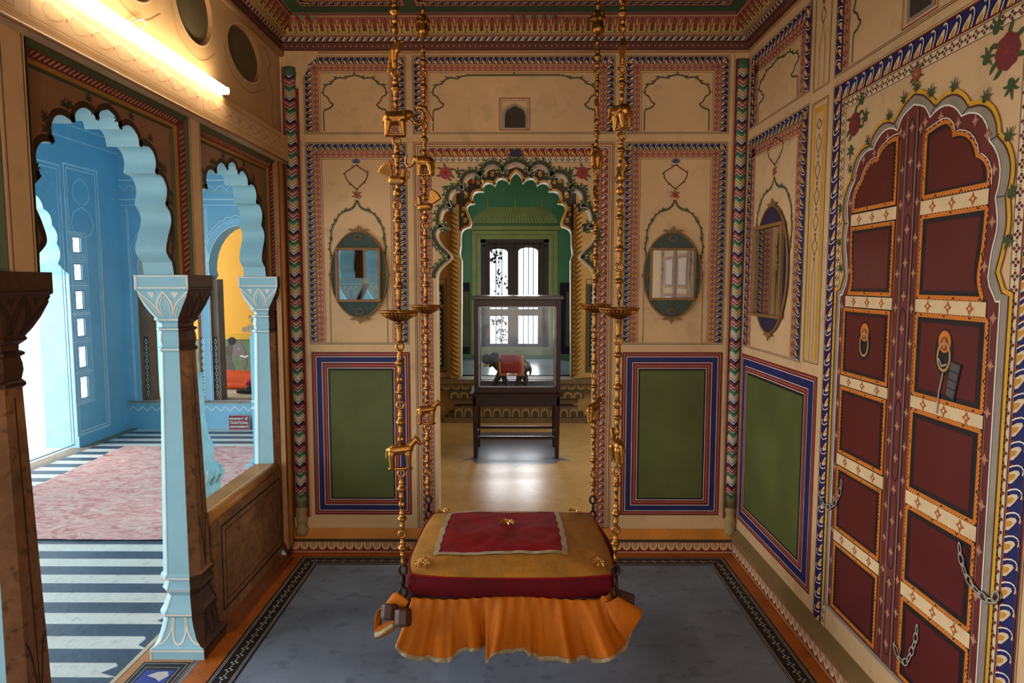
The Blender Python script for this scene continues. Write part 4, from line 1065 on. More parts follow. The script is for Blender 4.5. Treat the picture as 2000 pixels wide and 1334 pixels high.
cornice('trim_5', 'b', -1.33, XR); cornice('trim_6', 'l', .2, D); cornice('trim_7', 'r', .2, D)
# rear wall behind the camera, its opening made for the added fill light
rw = MB()
rw.box(-1.62, -.85, -1.75, -1.60, 0, 3.25, CREAM); rw.box(1.0, 1.5, -1.75, -1.60, 0, 3.25, CREAM); rw.box(-.85, 1.0, -1.75, -1.60, 2.75, 3.25, CREAM)
tag(rw.build('wall_front'), kind='structure')
rf = MB(); rf.box(-1.6, 1.6, -1.75, D+.3, 3.26, 3.36, CREAM); tag(rf.build('ceiling_slab'), kind='structure')

# ================================================================== TUBE LIGHT on the beam
tl = thing('tube_light', 'glowing warm fluorescent tube mounted on the beam over the left arcade', 'light', (-1.262, 2.45, 2.425))
mbt = MB(); mbt.tube([(.0, -.58, 0), (.0, .60, 0)], .0135, TUBE, 14, smooth=True); mbt.build('tube', tl)
mbt = MB(); mbt.box(-.05, -.022, -.60, .62, -.018, .018, CREAM2); mbt.build('batten', tl, bevel=.004)
for y in (-.59, .605):
    mbt = MB(); mbt.box(-.03, .012, y-.006, y+.006, -.016, .016, WHITE); mbt.build('lamp_holder', tl, bevel=.003)
mbt = MB(); mbt.tube(catm([onX(a, b, -1.32)[0:1]+(0,)+onX(a, b, -1.32)[1:] if False else (-.055, onX(a, b, -1.32)[0]-2.45, onX(a, b, -1.32)[1]-2.425) for a, b in ((250, 50), (262, 40), (276, 38), (281, 46), (272, 57), (258, 60))], 6), .0028, WHITE, 6); mbt.build('cable_loop', tl)
# ================================================================== BLUE VERANDA
XV = -4.2; YV = 7.3; ZV = 3.25
vf = Cv(lambda u, v, h: (u, v, h))
vf.poly([(-4.55, -1.7), (-1.60, -1.7), (-1.60, 4.1), (-1.60, YV+.05), (-4.55, YV+.05)], CHALK, 0)
k = 0; y = 3.914
ys = [3.914-.2155*i for i in range(-16, 20)]
for y in ys:
    if y > YV: continue
    rr = rnd.uniform(-.02, .02)
    vf.poly([(-4.2, y-.105), (-1.63, y-.105), (-1.63, y+.0), (-1.66+rr, y+.004), (-4.2, y)], SLATE, 1)
for i, y in enumerate(ys):   # ragged dark border at the threshold end of the stripes
    vf.poly([(-1.60, y-.2155), (-1.60, y+.01), (-1.66+rnd.uniform(-.02, .03), y), (-1.70+rnd.uniform(-.03, .02), y-.06), (-1.66, y-.13), (-1.68+rnd.uniform(-.03, .02), y-.18)], SLATE, 2)
vf.rect(-4.28, 4.6, -4.10, YV, STONE, 2)
tag(vf.build('floor_veranda'), kind='structure')
ou = MB(); ou.box(-16, -4.5, -6, 14, -.06, -.02, M('bright_terrace', (236, 232, 222), .7)); tag(ou.build('ground_terrace'), kind='structure')

# far-left wall (x = XV): opening to the terrace with a scalloped head, window column, painted frames
vw = Cv(lambda u, v, h: (XV+h, u, v))
WT = .32
# scalloped head of the terrace opening, spring 1.75
oc = 5.55; oh = .72
oa = arcs([(oc-oh, 1.70), (oc-oh-.00, 1.92), (oc-oh+.05, 2.10), (oc-oh+.15, 2.27), (oc-oh+.30, 2.38), (oc-.22, 2.46), (oc, 2.56)], -.0, 2)
def scall(c, hw, z0, z1):
    cus = [(c+hw, z0), (c+hw*1.00, z0+(z1-z0)*.24), (c+hw*.93, z0+(z1-z0)*.45), (c+hw*.79, z0+(z1-z0)*.63), (c+hw*.58, z0+(z1-z0)*.78), (c+hw*.30, z0+(z1-z0)*.90), (c, z1)]
    r = arcs(cus, -.22, 6); return [(2*c-a, b) for a, b in r]+[(a, b) for a, b in reversed(r[:-1])]
head = scall(oc, .72, 1.76, 2.52)
y_lo, y_hi = oc-.72, 6.43
wall = [(4.6, 0), (y_lo, 0)]+[(oc-.72, 1.76)]+head[1:-1]+[(oc+.72, 1.76), (oc+.80, 1.70), (y_hi, 1.66), (y_hi, 0), (YV+.1, 0), (YV+.1, ZV), (4.6, ZV)]
WINS = [((6.488, 1.871), (6.612, 2.019)), ((6.488, 1.605), (6.608, 1.764)), ((6.496, 1.327), (6.620, 1.508)), ((6.511, 1.066), (6.634, 1.243)), ((6.518, .763), (6.634, .971)), ((6.510, .462), (6.640, .675))]
WINS = [((6.500, a[1]), (6.625, b[1])) for a, b in WINS]
holes = [[(a[0], a[1]), (b[0], a[1]), (b[0], b[1]), (a[0], b[1])] for a, b in WINS]
vw.poly(wall, BLU, 0, holes=holes)
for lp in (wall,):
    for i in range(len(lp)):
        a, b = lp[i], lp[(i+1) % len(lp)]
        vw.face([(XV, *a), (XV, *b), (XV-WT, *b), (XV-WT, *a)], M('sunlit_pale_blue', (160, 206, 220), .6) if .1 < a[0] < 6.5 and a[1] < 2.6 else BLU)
for h_ in holes:
    for i in range(4): a, b = h_[i], h_[(i+1) % 4]; vw.face([(XV, *a), (XV, *b), (XV-.02, *b), (XV-.02, *a)], BLU2)
# painted frames
vw.frame(4.8, .05, 6.36, 2.66, .014, BLULINE, 2); vw.frame(4.84, .05, 6.32, 2.62, .010, BLULINE, 2)
LACE = M('lace_blue', (150, 200, 224))
for i in range(60):
    a = rnd.uniform(5.75, 6.28); b = rnd.uniform(1.9, 2.58)
    rr = ((a-oc)/.76)**2+((b-1.76)/.80)**2
    if rr > 1.08: vw.disc(a, b, rnd.uniform(.010, .028), LACE, 2, 7)
vw.frame(6.42, .12, 6.93, 2.69, .018, BLULINE, 2); vw.frame(6.455, .15, 6.89, 2.655, .012, BLULINE, 2)
for (a, b) in WINS:
    for o_ in (.025, .05, .075): vw.frame(a[0]-o_, a[1]-o_*.6, b[0]+o_, b[1]+o_*.6, .009, BLULINE, 3)
vw.line([(4.7, 2.935), (YV, 2.93)], .010, BLULINE, 2); vw.line([(4.7, 3.06), (YV, 3.06)], .010, BLULINE, 2)
def flourish(cv, c, z0, z1, hw, L=3):
    pts = [(c, z1)]+arcs([(c, z1), (c+hw*.75, z1-(z1-z0)*.22), (c+hw, z1-(z1-z0)*.6), (c+hw*.75, z1-(z1-z0)*.85)], .03, 4)[1:]+[(c+.02, z0)]
    cv.line(pts, .009, BLULINE, L); cv.line([(2*c-a, b) for a, b in pts], .009, BLULINE, L)
flourish(vw, 6.66, 2.33, 2.58, .13); flourish(vw, 6.66, 2.02, 2.31, .17)
tag(vw.build('wall_veranda_left'), kind='structure')
WGL = M('frosted_window_light', (240, 244, 248), .5)
def frost():
    m = bpy.data.materials.new('frosted_pane'); m.use_nodes = True; nt = m.node_tree; nt.nodes.remove(nt.nodes['Principled BSDF'])
    a = nt.nodes.new('ShaderNodeBsdfTranslucent'); b = nt.nodes.new('ShaderNodeBsdfTransparent'); mx = nt.nodes.new('ShaderNodeMixShader'); mx.inputs[0].default_value = .6
    a.inputs[0].default_value = (.95, .93, .97, 1)
    nt.links.new(a.outputs[0], mx.inputs[1]); nt.links.new(b.outputs[0], mx.inputs[2]); nt.links.new(mx.outputs[0], nt.nodes['Material Output'].inputs[0]); return m
FROST = frost()
for i, (a, b) in enumerate(WINS):
    w_ = Cv(lambda u, v, h: (XV-.018+h, u, v)); cy = (a[0]+b[0])/2
    w_.rect(a[0], a[1], b[0], b[1], FROST, 0)
    pa = pointed(cy, a[1], .045, b[1]-.012)
    w_.line(pa, .006, M('leading_grey', (70, 70, 84)), 3); w_.frame(a[0]+.003, a[1]+.003, b[0]-.003, b[1]-.003, .006, M('leading_grey', (70, 70, 84)), 3)
    tag(w_.build('window_%d' % (i+1)), kind='structure')
# rest of the outer colonnade toward the camera
vp = MB()
for y in (4.35, 2.2, .1): vp.box(XV-WT, XV, y-.12, y+.12, 0, 2.55, BLU2)
vp.box(XV-WT, XV, -1.7, 4.62, 2.45, ZV, BLU)
tag(vp.build('wall_veranda_outer'), kind='structure')

# far wall (y = YV) with two niches
far = Cv(lambda u, v, h: (u, YV-h, v))
SILL = .306
def niche_line(cx, hw):
    return [(cx-hw, SILL), (cx-hw, 1.62), (cx-hw+.03, 1.66)]+[(cx-hw*.96*math.cos(t), 1.72+.47*math.sin(t)) for t in [j*PI/16 for j in range(0, 17)]]+[(cx+hw-.03, 1.66), (cx+hw, 1.62), (cx+hw, SILL)]
NX = [(-3.705, .350), (-2.93, .370)]
far.poly([(XV-.3, 0), (-1.53, 0), (-1.53, ZV), (XV-.3, ZV)], BLU, 0, holes=[niche_line(*n) for n in NX])
for cx, hw in NX:
    nl = niche_line(cx, hw)
    for i in range(len(nl)-1):
        a, b = nl[i], nl[i+1]
        m = TANW if a[1] < 1.63 and b[1] < 1.63 else BLU2
        far.face([(a[0], YV, a[1]), (b[0], YV, b[1]), (b[0], YV+.22, b[1]), (a[0], YV+.22, a[1])], m)
    far.line([p for p in nl if p[1] > 1.6], .008, BLULINE, 2); far.line(offset([p for p in nl if p[1] > 1.6], .04), .030, LACE, 2); far.line(offset([p for p in nl if p[1] > 1.6], .065), .006, BLULINE, 3)
    zz = offset([p for p in nl if p[1] > 1.7], .09); zz2 = []
    for i in range(len(zz)-1):
        for t in (0, .5): zz2.append((zz[i][0]+(zz[i+1][0]-zz[i][0])*t, zz[i][1]+(zz[i+1][1]-zz[i][1])*t+(.02 if t else 0)))
    far.line(zz2, .006, BLULINE, 3)
    for s_ in (-1, 1):
        for q_ in range(5): far.disc(cx+s_*(hw+.01), 1.52+q_*.035, .022, LACE, 3, 8)
        far.line([(cx+s_*(hw+.06), SILL), (cx+s_*(hw+.06), 2.36)], .007, BLULINE, 3)
    far.frame(cx-hw-.075, SILL, cx+hw+.075, 2.40, .007, BLULINE, 2)
    far.rect(cx-hw+.000, SILL, cx-hw+.001, 1.0, WHITE, 3)
far.line([(XV, 2.46), (-1.6, 2.46)], .012, BLULINE, 3); far.line([(XV, 2.40), (-1.6, 2.40)], .006, BLULINE, 3)
w2 = []; x = XV
far.rect(XV, 2.52, -1.6, 2.56, BLU2, 2); far.line([(XV, 2.66), (-1.6, 2.66)], .012, BLULINE, 3)
x = XV
while x < -1.6:
    w2 += [(x, 2.60), (x+.02, 2.60), (x+.06, 2.55), (x+.10, 2.60)]; x += .12
far.line(w2, .007, BLULINE, 3)
w2 = []; x = XV
while x < -1.6:
    w2 += [(x, .20), (x+.045, .245), (x+.09, .20)]; x += .10
far.line(w2, .010, BLULINE, 3); far.line([(XV, .275), (-1.6, .275)], .008, BLULINE, 3)
tag(far.build('wall_veranda_far'), kind='structure')
lg = MB(); lg.box(XV, -1.6, YV-.03, YV+.22, .285, SILL, STONE); lg.box(XV, -1.5, YV+.22, 8.75, .285, SILL-.001, M('niche_floor_linen', (206, 188, 156), .8)); tag(lg.build('trim_8'), kind='structure')
# patterned brown reveal strips in front of each niche side
rv = Cv(lambda u, v, h: (u, YV+.2-h, v))
for cx, hw in NX:
    for s_ in (-1, 1):
        a = cx+s_*hw; b = a-s_*.085; lo, hi = min(a, b), max(a, b)
        rv.box(lo, hi, YV+.05, YV+.2, SILL, 1.62, M('strip_brown', (132, 106, 88), .65, var=.25)); 
        rv2 = lambda u, v, h: (u, YV+.05-h, v)
        old = rv.mp; rv.mp = rv2; rv.rect(lo+.02, SILL+.05, hi-.02, 1.0, M('lattice_dark', (66, 60, 56)), 1)
        zz = SILL+.08
        while zz < .96: rv.line([((lo+hi)/2-.014, zz), ((lo+hi)/2, zz+.03), ((lo+hi)/2+.014, zz), ((lo+hi)/2, zz-.03)], .006, CHALK, 2, True); zz += .07
        rv.mp = old
tag(rv.build('trim_9'), kind='structure')
# painted back wall of the niches
nb = Cv(lambda u, v, h: (u, 8.55-h, v))
nb.box(XV, -1.5, 8.55, 8.6, 0, ZV, YNICHE); nb.rect(XV, SILL, -1.5, .86, SAGE, 1); nb.rect(XV, .86, -1.5, .94, M('yellow_dado_line', (222, 164, 40)), 2); nb.line([(XV, .862), (-1.5, .862)], .01, GREYD, 3)
SCR = M('scroll_white', (206, 196, 180)); SCD = M('scroll_dark', (84, 62, 50))
def scroll(cv, u, v, r, L=4, s_=1):
    pts = [(u+s_*r*(1-t/14)*math.cos(t*.8), v+r*(1-t/14)*math.sin(t*.8)) for t in range(13)]
    cv.line(pts, r*.42, SCD, L); cv.line(pts, r*.22, SCR, L+1)
for (cx) in (-3.15, -2.0):
    for q_, (du, dv, r) in enumerate(((-.32, .04, .035), (-.25, .05, .05), (-.16, .06, .055), (-.20, .15, .045), (-.08, .12, .06), (-.10, .24, .05), (0, .2, .07), (0, .34, .06), (-.25, .2, .02))):
        for s_ in (-1, 1): scroll(nb, cx+.05+s_*du, .95+dv, r, 4, s_)
# painted elephants on the sage dado
def painted_elephant(cv, u, v, s, L=5):
    P = lambda l: [(u+a*s, v+b*s) for a, b in l]
    cv.poly(P(catm([(-1.0, .55), (-.95, .95), (-.55, 1.08), (-.1, 1.02), (.1, .98), (.05, .6), (-.05, .42), (-.4, .40), (-.8, .42)], 4, True)), ELEG, L)
    for a, b in ((-.95, -.72), (-.62, -.42), (-.32, -.1)): cv.poly(P([(a, 0), (b, 0), (b+.05, .5), (a+.02, .5)]), ELEG, L)
    cv.poly(P([(-.02, .02), (.18, .12), (.10, .55), (-.15, .55)]), ELEG, L)
    cv.poly(P(catm([(.0, 1.05), (.15, 1.2), (.4, 1.12), (.5, .9), (.55, .6), (.52, .35), (.42, .28), (.40, .36), (.46, .42), (.44, .6), (.34, .74), (.15, .66), (.02, .8)], 4, True)), M('elephant_head_grey', (122, 110, 104)), L+1)
    cv.poly(P(catm([(-.02, 1.1), (.1, 1.12), (.12, .9), (.05, .72), (-.08, .78), (-.12, .95)], 4, True)), M('elephant_ear', (88, 74, 70)), L+2)
    cv.disc(u+.1*s, v+1.2*s, .13*s, BLACKP, L+2, 10); cv.disc(u+.3*s, v+.95*s, .02*s, WHITE, L+3, 6)
    cv.line(P([(.34, .74), (.5, .70), (.6, .74)]), .05*s, CHALK, L+3)
painted_elephant(nb, -3.62, SILL+.06, .40); painted_elephant(nb, -4.35, SILL+.02, .40)
tag(nb.build('wall_niche_back'), kind='structure')
# veranda ceiling, right wall beyond the blue-side of the back wall
vc_ = MB(); vc_.box(XV-WT, -1.5, -1.7, 8.6, ZV, ZV+.1, BLU); tag(vc_.build('ceiling_veranda'), kind='structure')
vr = MB(); vr.box(-1.53, -1.50, D+.131, 8.6, 0, ZV, BLU)
vr.box(XV-WT, XV, 8.5, 8.6, 0, ZV, BLU); vr.box(XV-WT, -1.3, -1.78, -1.68, 0, ZV, BLU)
tag(vr.build('wall_veranda_right'), kind='structure')
# free-standing blue pier with stepped foot, seen past the third column
pt = thing('blue_pier', 'sky blue square pier with a stepped foot beyond the low parapet', 'column', (-1.905, 5.15, 0))
p_ = MB(); p_.box(-.05, .07, -.06, .06, 1.24, ZV-.02, BLU2); p_.build('upper_shaft', pt)
p_ = MB(); p_.box(-.085, .085, -.08, .08, .25, 1.19, BLU2); p_.box(-.075, .08, -.07, .07, 1.19, 1.24, BLU2); p_.box(-.088, .088, -.083, .083, .64, .655, BLULINE); p_.box(-.088, .088, -.083, .083, .69, .705, BLULINE); p_.build('shaft', pt)
p_ = MB(); p_.box(-.13, .13, -.12, .12, 0, .22, BLU2); p_.box(-.11, .11, -.10, .10, .22, .25, BLU2); p_.build('foot', pt, bevel=.008)
# pale turquoise carved baluster behind the second column
TQ = M('pale_turquoise_marble', (206, 220, 210), .5, var=.2, scale=14, bump=.3)
vt = MB(); vt.lathe([(.15, 0), (.15, .05), (.125, .07), (.115, .10), (.135, .13), (.14, .17), (.12, .19), (.13, .22), (.15, .25), (.14, .29), (.105, .33), (.09, .36), (.105, .40), (.10, .45), (.075, .52), (.06, .62), (.055, .75), (.05, .95)], TQ, 0, 0, 20)
for k in range(14):
    a = 2*PI*k/14; vt.tube([(.128*math.cos(a), .128*math.sin(a), .19), (.155*math.cos(a+.1), .155*math.sin(a+.1), .235), (.14*math.cos(a+.2), .14*math.sin(a+.2), .29)], .012, TQ, 6)
vo = vt.build('carved_baluster'); vo.location = (-2.20, 4.62, 0.024); tag(vo, 'pale turquoise carved baluster standing on the pink carpet behind the second column', 'baluster')

# ---- carpet
cb = bmesh.new(); NXg, NYg = 90, 90; vs = []
for j in range(NYg+1):
    for i in range(NXg+1):
        x = -3.72+(-2.06+3.72)*i/NXg-(.06*(j/NYg)); y = 4.08+2.38*j/NYg
        ed = .015*noise.noise(Vector((x*3, y*3, 5)))
        if i in (0, NXg): x += ed*2
        if j in (0, NYg): y += ed
        z = .008+.010*max(0, noise.noise(Vector((x*2.2, y*5, 0))))+.006*abs(noise.noise(Vector((x*7, y*9, 2))))
        if i < 5 and j < 16: z += .03*max(0, noise.noise(Vector((x*5, y*8, 9))))+.008
        vs.append(cb.verts.new((x, y, z)))
for j in range(NYg):
    for i in range(NXg):
        a = j*(NXg+1)+i; f = cb.faces.new((vs[a], vs[a+1], vs[a+NXg+2], vs[a+NXg+1])); f.smooth = True
me = bpy.data.meshes.new('carpet'); cb.to_mesh(me); cb.free()
def carpet_mat():
    m = bpy.data.materials.new('carpet_pattern'); m.use_nodes = True; nt = m.node_tree; b = nt.nodes['Principled BSDF']; b.inputs['Roughness'].default_value = .95
    tc = nt.nodes.new('ShaderNodeTexCoord'); mp = nt.nodes.new('ShaderNodeMapping'); mp.inputs['Scale'].default_value = (4, 8, 1)
    n = nt.nodes.new('ShaderNodeTexNoise'); n.inputs['Scale'].default_value = 2.2; n.inputs['Detail'].default_value = 9; n.inputs['Roughness'].default_value = .7; n.inputs['Distortion'].default_value = 1.4
    nt.links.new(tc.outputs['Object'], mp.inputs[0]); nt.links.new(mp.outputs[0], n.inputs['Vector'])
    r = nt.nodes.new('ShaderNodeValToRGB'); e = r.color_ramp.elements
    e[0].position = .34; e[0].color = (*lin((166, 104, 100)), 1); e[1].position = .64; e[1].color = (*lin((214, 196, 182)), 1)
    x = e.new(.46); x.color = (*lin((204, 150, 144)), 1); x = e.new(.53); x.color = (*lin((214, 170, 160)), 1)
    nt.links.new(n.outputs['Fac'], r.inputs[0]); nt.links.new(r.outputs[0], b.inputs['Base Color'])
    bp = nt.nodes.new('ShaderNodeBump'); bp.inputs['Strength'].default_value = .6; bp.inputs['Distance'].default_value = .02
    nt.links.new(n.outputs['Fac'], bp.inputs['Height']); nt.links.new(bp.outputs[0], b.inputs['Normal']); return m
me.materials.append(carpet_mat()); tag(link('carpet', me), 'faded pink floral carpet wrinkled over the striped veranda floor', 'carpet')

# ---- red notice board standing against the far blue wall
sg = thing('notice_board', 'small maroon notice board with white lettering at the foot of the far blue wall', 'sign', (-2.99, YV-.08, 0))
s_ = MB(); s_.box(-.10, .13, -.006, .006, .005, .165, M('maroon_sign', (128, 24, 50), .5, var=.05)); s_.build('board', sg, bevel=.002)
s_ = Cv(lambda u, v, h: (u, -.0068-h, v)); s_.frame(-.097, .008, .127, .162, .003, CHALK, 0); s_.build('rim', sg)
def text_mesh(txt, size, parent, name, loc, mat, width=None):
    cu = bpy.data.curves.new('t', 'FONT'); cu.body = txt; cu.size = size; cu.extrude = .0006; cu.offset = size*.03
    o = bpy.data.objects.new('t', cu); C.objects.link(o); dg = bpy.context.evaluated_depsgraph_get()
    me = bpy.data.meshes.new_from_object(o.evaluated_get(dg)); bpy.data.objects.remove(o)
    if len(me.vertices):
        xs_ = [v.co.x for v in me.vertices]; w0 = max(xs_)-min(xs_); sx = width/w0 if width else 1
        me.transform(Matrix.Rotation(PI/2, 4, 'X') @ Matrix.Diagonal((sx, 1, 1, 1)))
    me.materials.clear(); me.materials.append(mat); o2 = link(name, me, parent); o2.location = loc; return o2
text_mesh('महाराणाओं की', .040, sg, 'lettering', (-.088, -.008, .112), CHALK, .205)
text_mesh('TRADITIONAL', .040, sg, 'lettering', (-.088, -.008, .070), CHALK, .205)
text_mesh('ARRANGEMENTS', .036, sg, 'lettering', (-.088, -.008, .028), CHALK, .205)

# ---- cushions in the right-hand niche
def pillow(name, parts, mat, lab, cat):
    me = capsule_mesh(parts, name, mat, .012, 4); return tag(link(name, me), lab, cat)
pillow('bolster', [((-3.52, 8.15, SILL+.11), .10, (-3.12, 8.12, SILL+.10), .085), ((-3.50, 8.22, SILL+.16), .06, (-3.2, 8.25, SILL+.13), .07), ((-3.55, 8.10, SILL+.06), .05, (-3.2, 8.06, SILL+.05), .04)], M('orange_cloth', (232, 84, 22), .7), 'bright orange draped bolster in the ochre niche under the painted elephant', 'cushion')
pillow('round_cushion', [((-3.10, 7.80, SILL+.125), .035, (-2.90, 7.78, SILL+.125), .035), ((-3.03, 7.86, SILL+.125), .035, (-2.93, 7.72, SILL+.12), .035)], M('crimson_satin', (190, 20, 60), .4), 'small crimson cushion lying on dark cloth in the ochre niche', 'cushion')
pillow('folded_cloth', [((-3.20, 7.76, SILL+.03), .028, (-2.82, 7.74, SILL+.035), .03), ((-3.12, 7.84, SILL+.045), .035, (-2.82, 7.84, SILL+.045), .035)], M('black_green_cloth', (24, 34, 28), .6), 'dark green folded cloth beneath the crimson cushion in the niche', 'cloth')

# ================================================================== SECOND CHAMBER AND JHAROKHA
Y2 = 7.30; YI = 9.15; SZ = .565
cf = Cv(lambda u, v, h: (u, v, ZF2+h))
cf.box(-1.45, 2.4, D+.001, Y2+.5, -.02, ZF2, FLOORY)
cf.poly([(-.46, 5.62), (-.36, 5.62), (-.33, 5.52), (-.05, 5.50), (0, 5.42), (.05, 5.50), (.33, 5.52), (.36, 5.62), (.46, 5.62), (.36, 5.74), (.36, 6.7), (-.36, 6.7), (-.36, 5.74)], FLOORSL, 1)
tag(cf.build('floor_chamber'), kind='structure')
th = MB(); th.box(ACX-.477, ACX+.477, D-.04, D+TH+.02, .0, ZF2+.002, FLOORO); tag(th.build('trim_10'), kind='structure')
cw = Cv(lambda u, v, h: (u, Y2-h, v))
# inner arch outline (left half pixels traced on the chamber's far wall)
I = lambda l: [onY(780+a/3.102, 270+b/3.102, Y2) for a, b in l]
ih = I([(374, 1330), (374, 1230), (370, 1190), (374, 1150)])[:1]+catm(I([(378, 740), (366, 705), (372, 650)]), 3)+catm(I([(372, 650), (372, 600), (378, 565), (395, 548), (430, 535)]), 4)[1:]
ih += catm(I([(430, 535), (436, 505), (420, 460), (408, 425), (420, 400), (455, 393)]), 4)[1:]
ih += catm(I([(455, 393), (440, 365), (450, 332), (475, 320), (510, 320)]), 4)[1:]
ih += catm(I([(510, 320), (505, 290), (525, 270), (552, 268), (580, 285)]), 4)[1:]
ih += catm(I([(580, 285), (590, 255), (615, 240), (645, 248), (668, 270)]), 4)[1:]
ih += catm(I([(668, 270), (678, 232), (708, 200)]), 4)[1:]
IC = ih[-1][0]; ih = [(min(0, a-IC), b) for a, b in ih]; ih[0] = (ih[0][0], SZ)
ia = [(IC+a, b) for a, b in ih]+[(IC-a, b) for a, b in reversed(ih[:-1])]
OX0, OX1 = ia[0][0], ia[-1][0]
cw.poly([(-1.45, SZ)]+ia+[(2.4, SZ), (2.4, 3.2), (-1.45, 3.2)], OCHREW, 0)
cw.poly([(-1.45, 0), (2.4, 0), (2.4, SZ), (-1.45, SZ)], OCHREW, 0)
for i in range(len(ia)-1):
    a, b = ia[i], ia[i+1]; cw.face([(a[0], Y2, a[1]), (b[0], Y2, b[1]), (b[0], Y2+.16, b[1]), (a[0], Y2+.16, a[1])], WHITE)
# dark spandrel with scrolls, between the arch and a broad outer lobed line
W_ = lambda l: [onY(780+a/3.102, 270+b/3.102, Y2) for a, b in l]
DARKS = M('spandrel_dark', (54, 42, 34)); SG = M('scroll_gold', (188, 152, 70))
sp_l = W_([(372, 560), (345, 560), (345, 330), (420, 290), (425, 215), (540, 160), (640, 130), (708, 120)])
sp = [p for p in sp_l]+[(2*IC-a, b) for a, b in reversed(sp_l[:-1])]
lo = [p for p in ia if p[1] >= onY(1000, 270+560/3.102, Y2)[1]]
cw.poly(sp+list(reversed(lo)), DARKS, 2)
cw.line(offset(lo, .012), .020, OCHRE, 4)
for (a, b, r) in ((395, 500, 22), (385, 430, 20), (400, 350, 26), (440, 260, 26), (475, 270, 18), (520, 225, 20), (560, 220, 24), (590, 200, 16), (415, 400, 16), (380, 465, 15), (640, 180, 14)):
    for s_ in (-1, 1):
        c = onY(780+a/3.102, 270+b/3.102, Y2); r_ = r/3.102/FPX*Y2*.7; u = c[0] if s_ < 0 else 2*IC-c[0]
        cw.line([(u+s_*r_*(1-t/11)*math.cos(t*.7+1), c[1]+r_*(1-t/11)*math.sin(t*.7+1)) for t in range(10)], .010, SG, 4); cw.leaf(u, c[1], 1.2 if s_ < 0 else 1.9, r_*1.5, r_*.5, SG, 4, bend=s_*.8)
cw.disc(*onY(918, 353, Y2), .03, M('spandrel_red', (140, 40, 26)), 5, 8); 
for k in range(8): cw.leaf(IC, onY(1000, 318, Y2)[1], PI/2+(k-3.5)*.35, .10, .035, ORANGE, 5)
# rope-moulded pilasters, pattern panels
for s_ in (-1, 1):
    S = lambda a: IC+s_*a
    cw.box(min(S(.605), S(.705)), max(S(.605), S(.705)), Y2-.05, Y2, SZ, 2.4, OCHREW)
    for k in range(36):
        z = SZ+.03+k*.050; cw.tube([(S(.612), Y2-.052, z), (S(.655), Y2-.072, z+.025), (S(.698), Y2-.052, z+.065)], .016, M('rope_ochre', (168, 128, 58), .65), 6)
    cw.box(min(S(.765), S(.875)), max(S(.765), S(.875)), Y2-.02, Y2, .655, 1.57, M('panel_frame', (70, 80, 62)))
    old = cw.mp; cw.mp = lambda u, v, h: (u, Y2-.02-h, v)
    cw.rect(min(S(.78), S(.862)), .68, max(S(.78), S(.862)), 1.55, BLACKP, 1)
    z = .72
    while z < 1.52: cw.line([(S(.805), z), (S(.822), z+.022), (S(.84), z), (S(.822), z-.022)], .006, CHALK, 2, True); cw.disc(S(.822), z, .006, CHALK, 2, 6); z += .05
    cw.mp = old
    cw.rect(min(S(.745), S(.89)), .62, max(S(.745), S(.89)), .645, OLIVELINE, 1); cw.frame(min(S(.748), S(.96)), .62, max(S(.748), S(.96)), 1.62, .008, OLIVELINE, 1)
tag(cw.build('wall_chamber_far'), kind='structure')
# side and roof of chamber
cs = MB(); cs.box(-2.4, -2.3, D+.1, 9.3, 0, 3.2, OCHREW) if False else None
cs.box(-1.499, -1.40, D+.131, Y2, 0, 3.2, OCHREW); cs.box(2.4, 2.5, D+.1, Y2, 0, 1.2, OCHREW); cs.box(2.4, 2.5, D+.1, Y2, 2.6, 3.2, OCHREW); cs.box(2.4, 2.5, D+.1, 4.9, 1.2, 2.6, OCHREW); cs.box(2.4, 2.5, 6.3, Y2, 1.2, 2.6, OCHREW)
tag(cs.build('wall_chamber_sides'), kind='structure')
cc = MB(); cc.box(-1.5, 2.5, D+.1, Y2+.2, 3.2, 3.3, OCHREW); tag(cc.build('ceiling_chamber'), kind='structure')
# carved sill of the jharokha
sl = Cv(lambda u, v, h: (u, Y2-.16-h, v))
SLM = M('sill_ochre', (112, 92, 58), .6, var=.25); SLD = M('sill_dark', (74, 62, 36), .65)
sl.box(-1.0, 1.05, Y2-.16, Y2+.2, SZ-.045, SZ, SLM)
sl.box(-1.4, 1.6, Y2-.12, Y2, .44, SZ-.045, SLD); 
old = sl.mp; sl.mp = lambda u, v, h: (u, Y2-.12-h, v); lotus_row(sl, -1.0, 1.05, .445, .515, .10, M('sill_petal', (146, 120, 74)), SLM, 1, False); sl.mp = old
for (w_, z0, z1, dd, m) in ((.72, .36, .44, .16, SLD), (.66, .30, .36, .12, SLM), (.60, .265, .30, .08, SLD), (.66, .20, .265, .10, SLM), (.72, .155, .20, .14, SLD), (.76, ZF2, .155, .17, SLM)): sl.box(IC-w_, IC+w_, Y2-dd, Y2, z0, z1, m)
sl.mp = lambda u, v, h: (u, Y2-.165-h, v); lotus_row(sl, IC-.70, IC+.70, .365, .435, .10, M('sill_petal', (146, 120, 74)), SLD, 1, True)
sl.mp = lambda u, v, h: (u, Y2-.145-h, v); lotus_row(sl, IC-.66, IC+.66, .16, .26, .10, M('sill_petal', (146, 120, 74)), SLD, 1, True); sl.mp = old
tag(sl.build('trim_11'), kind='structure')
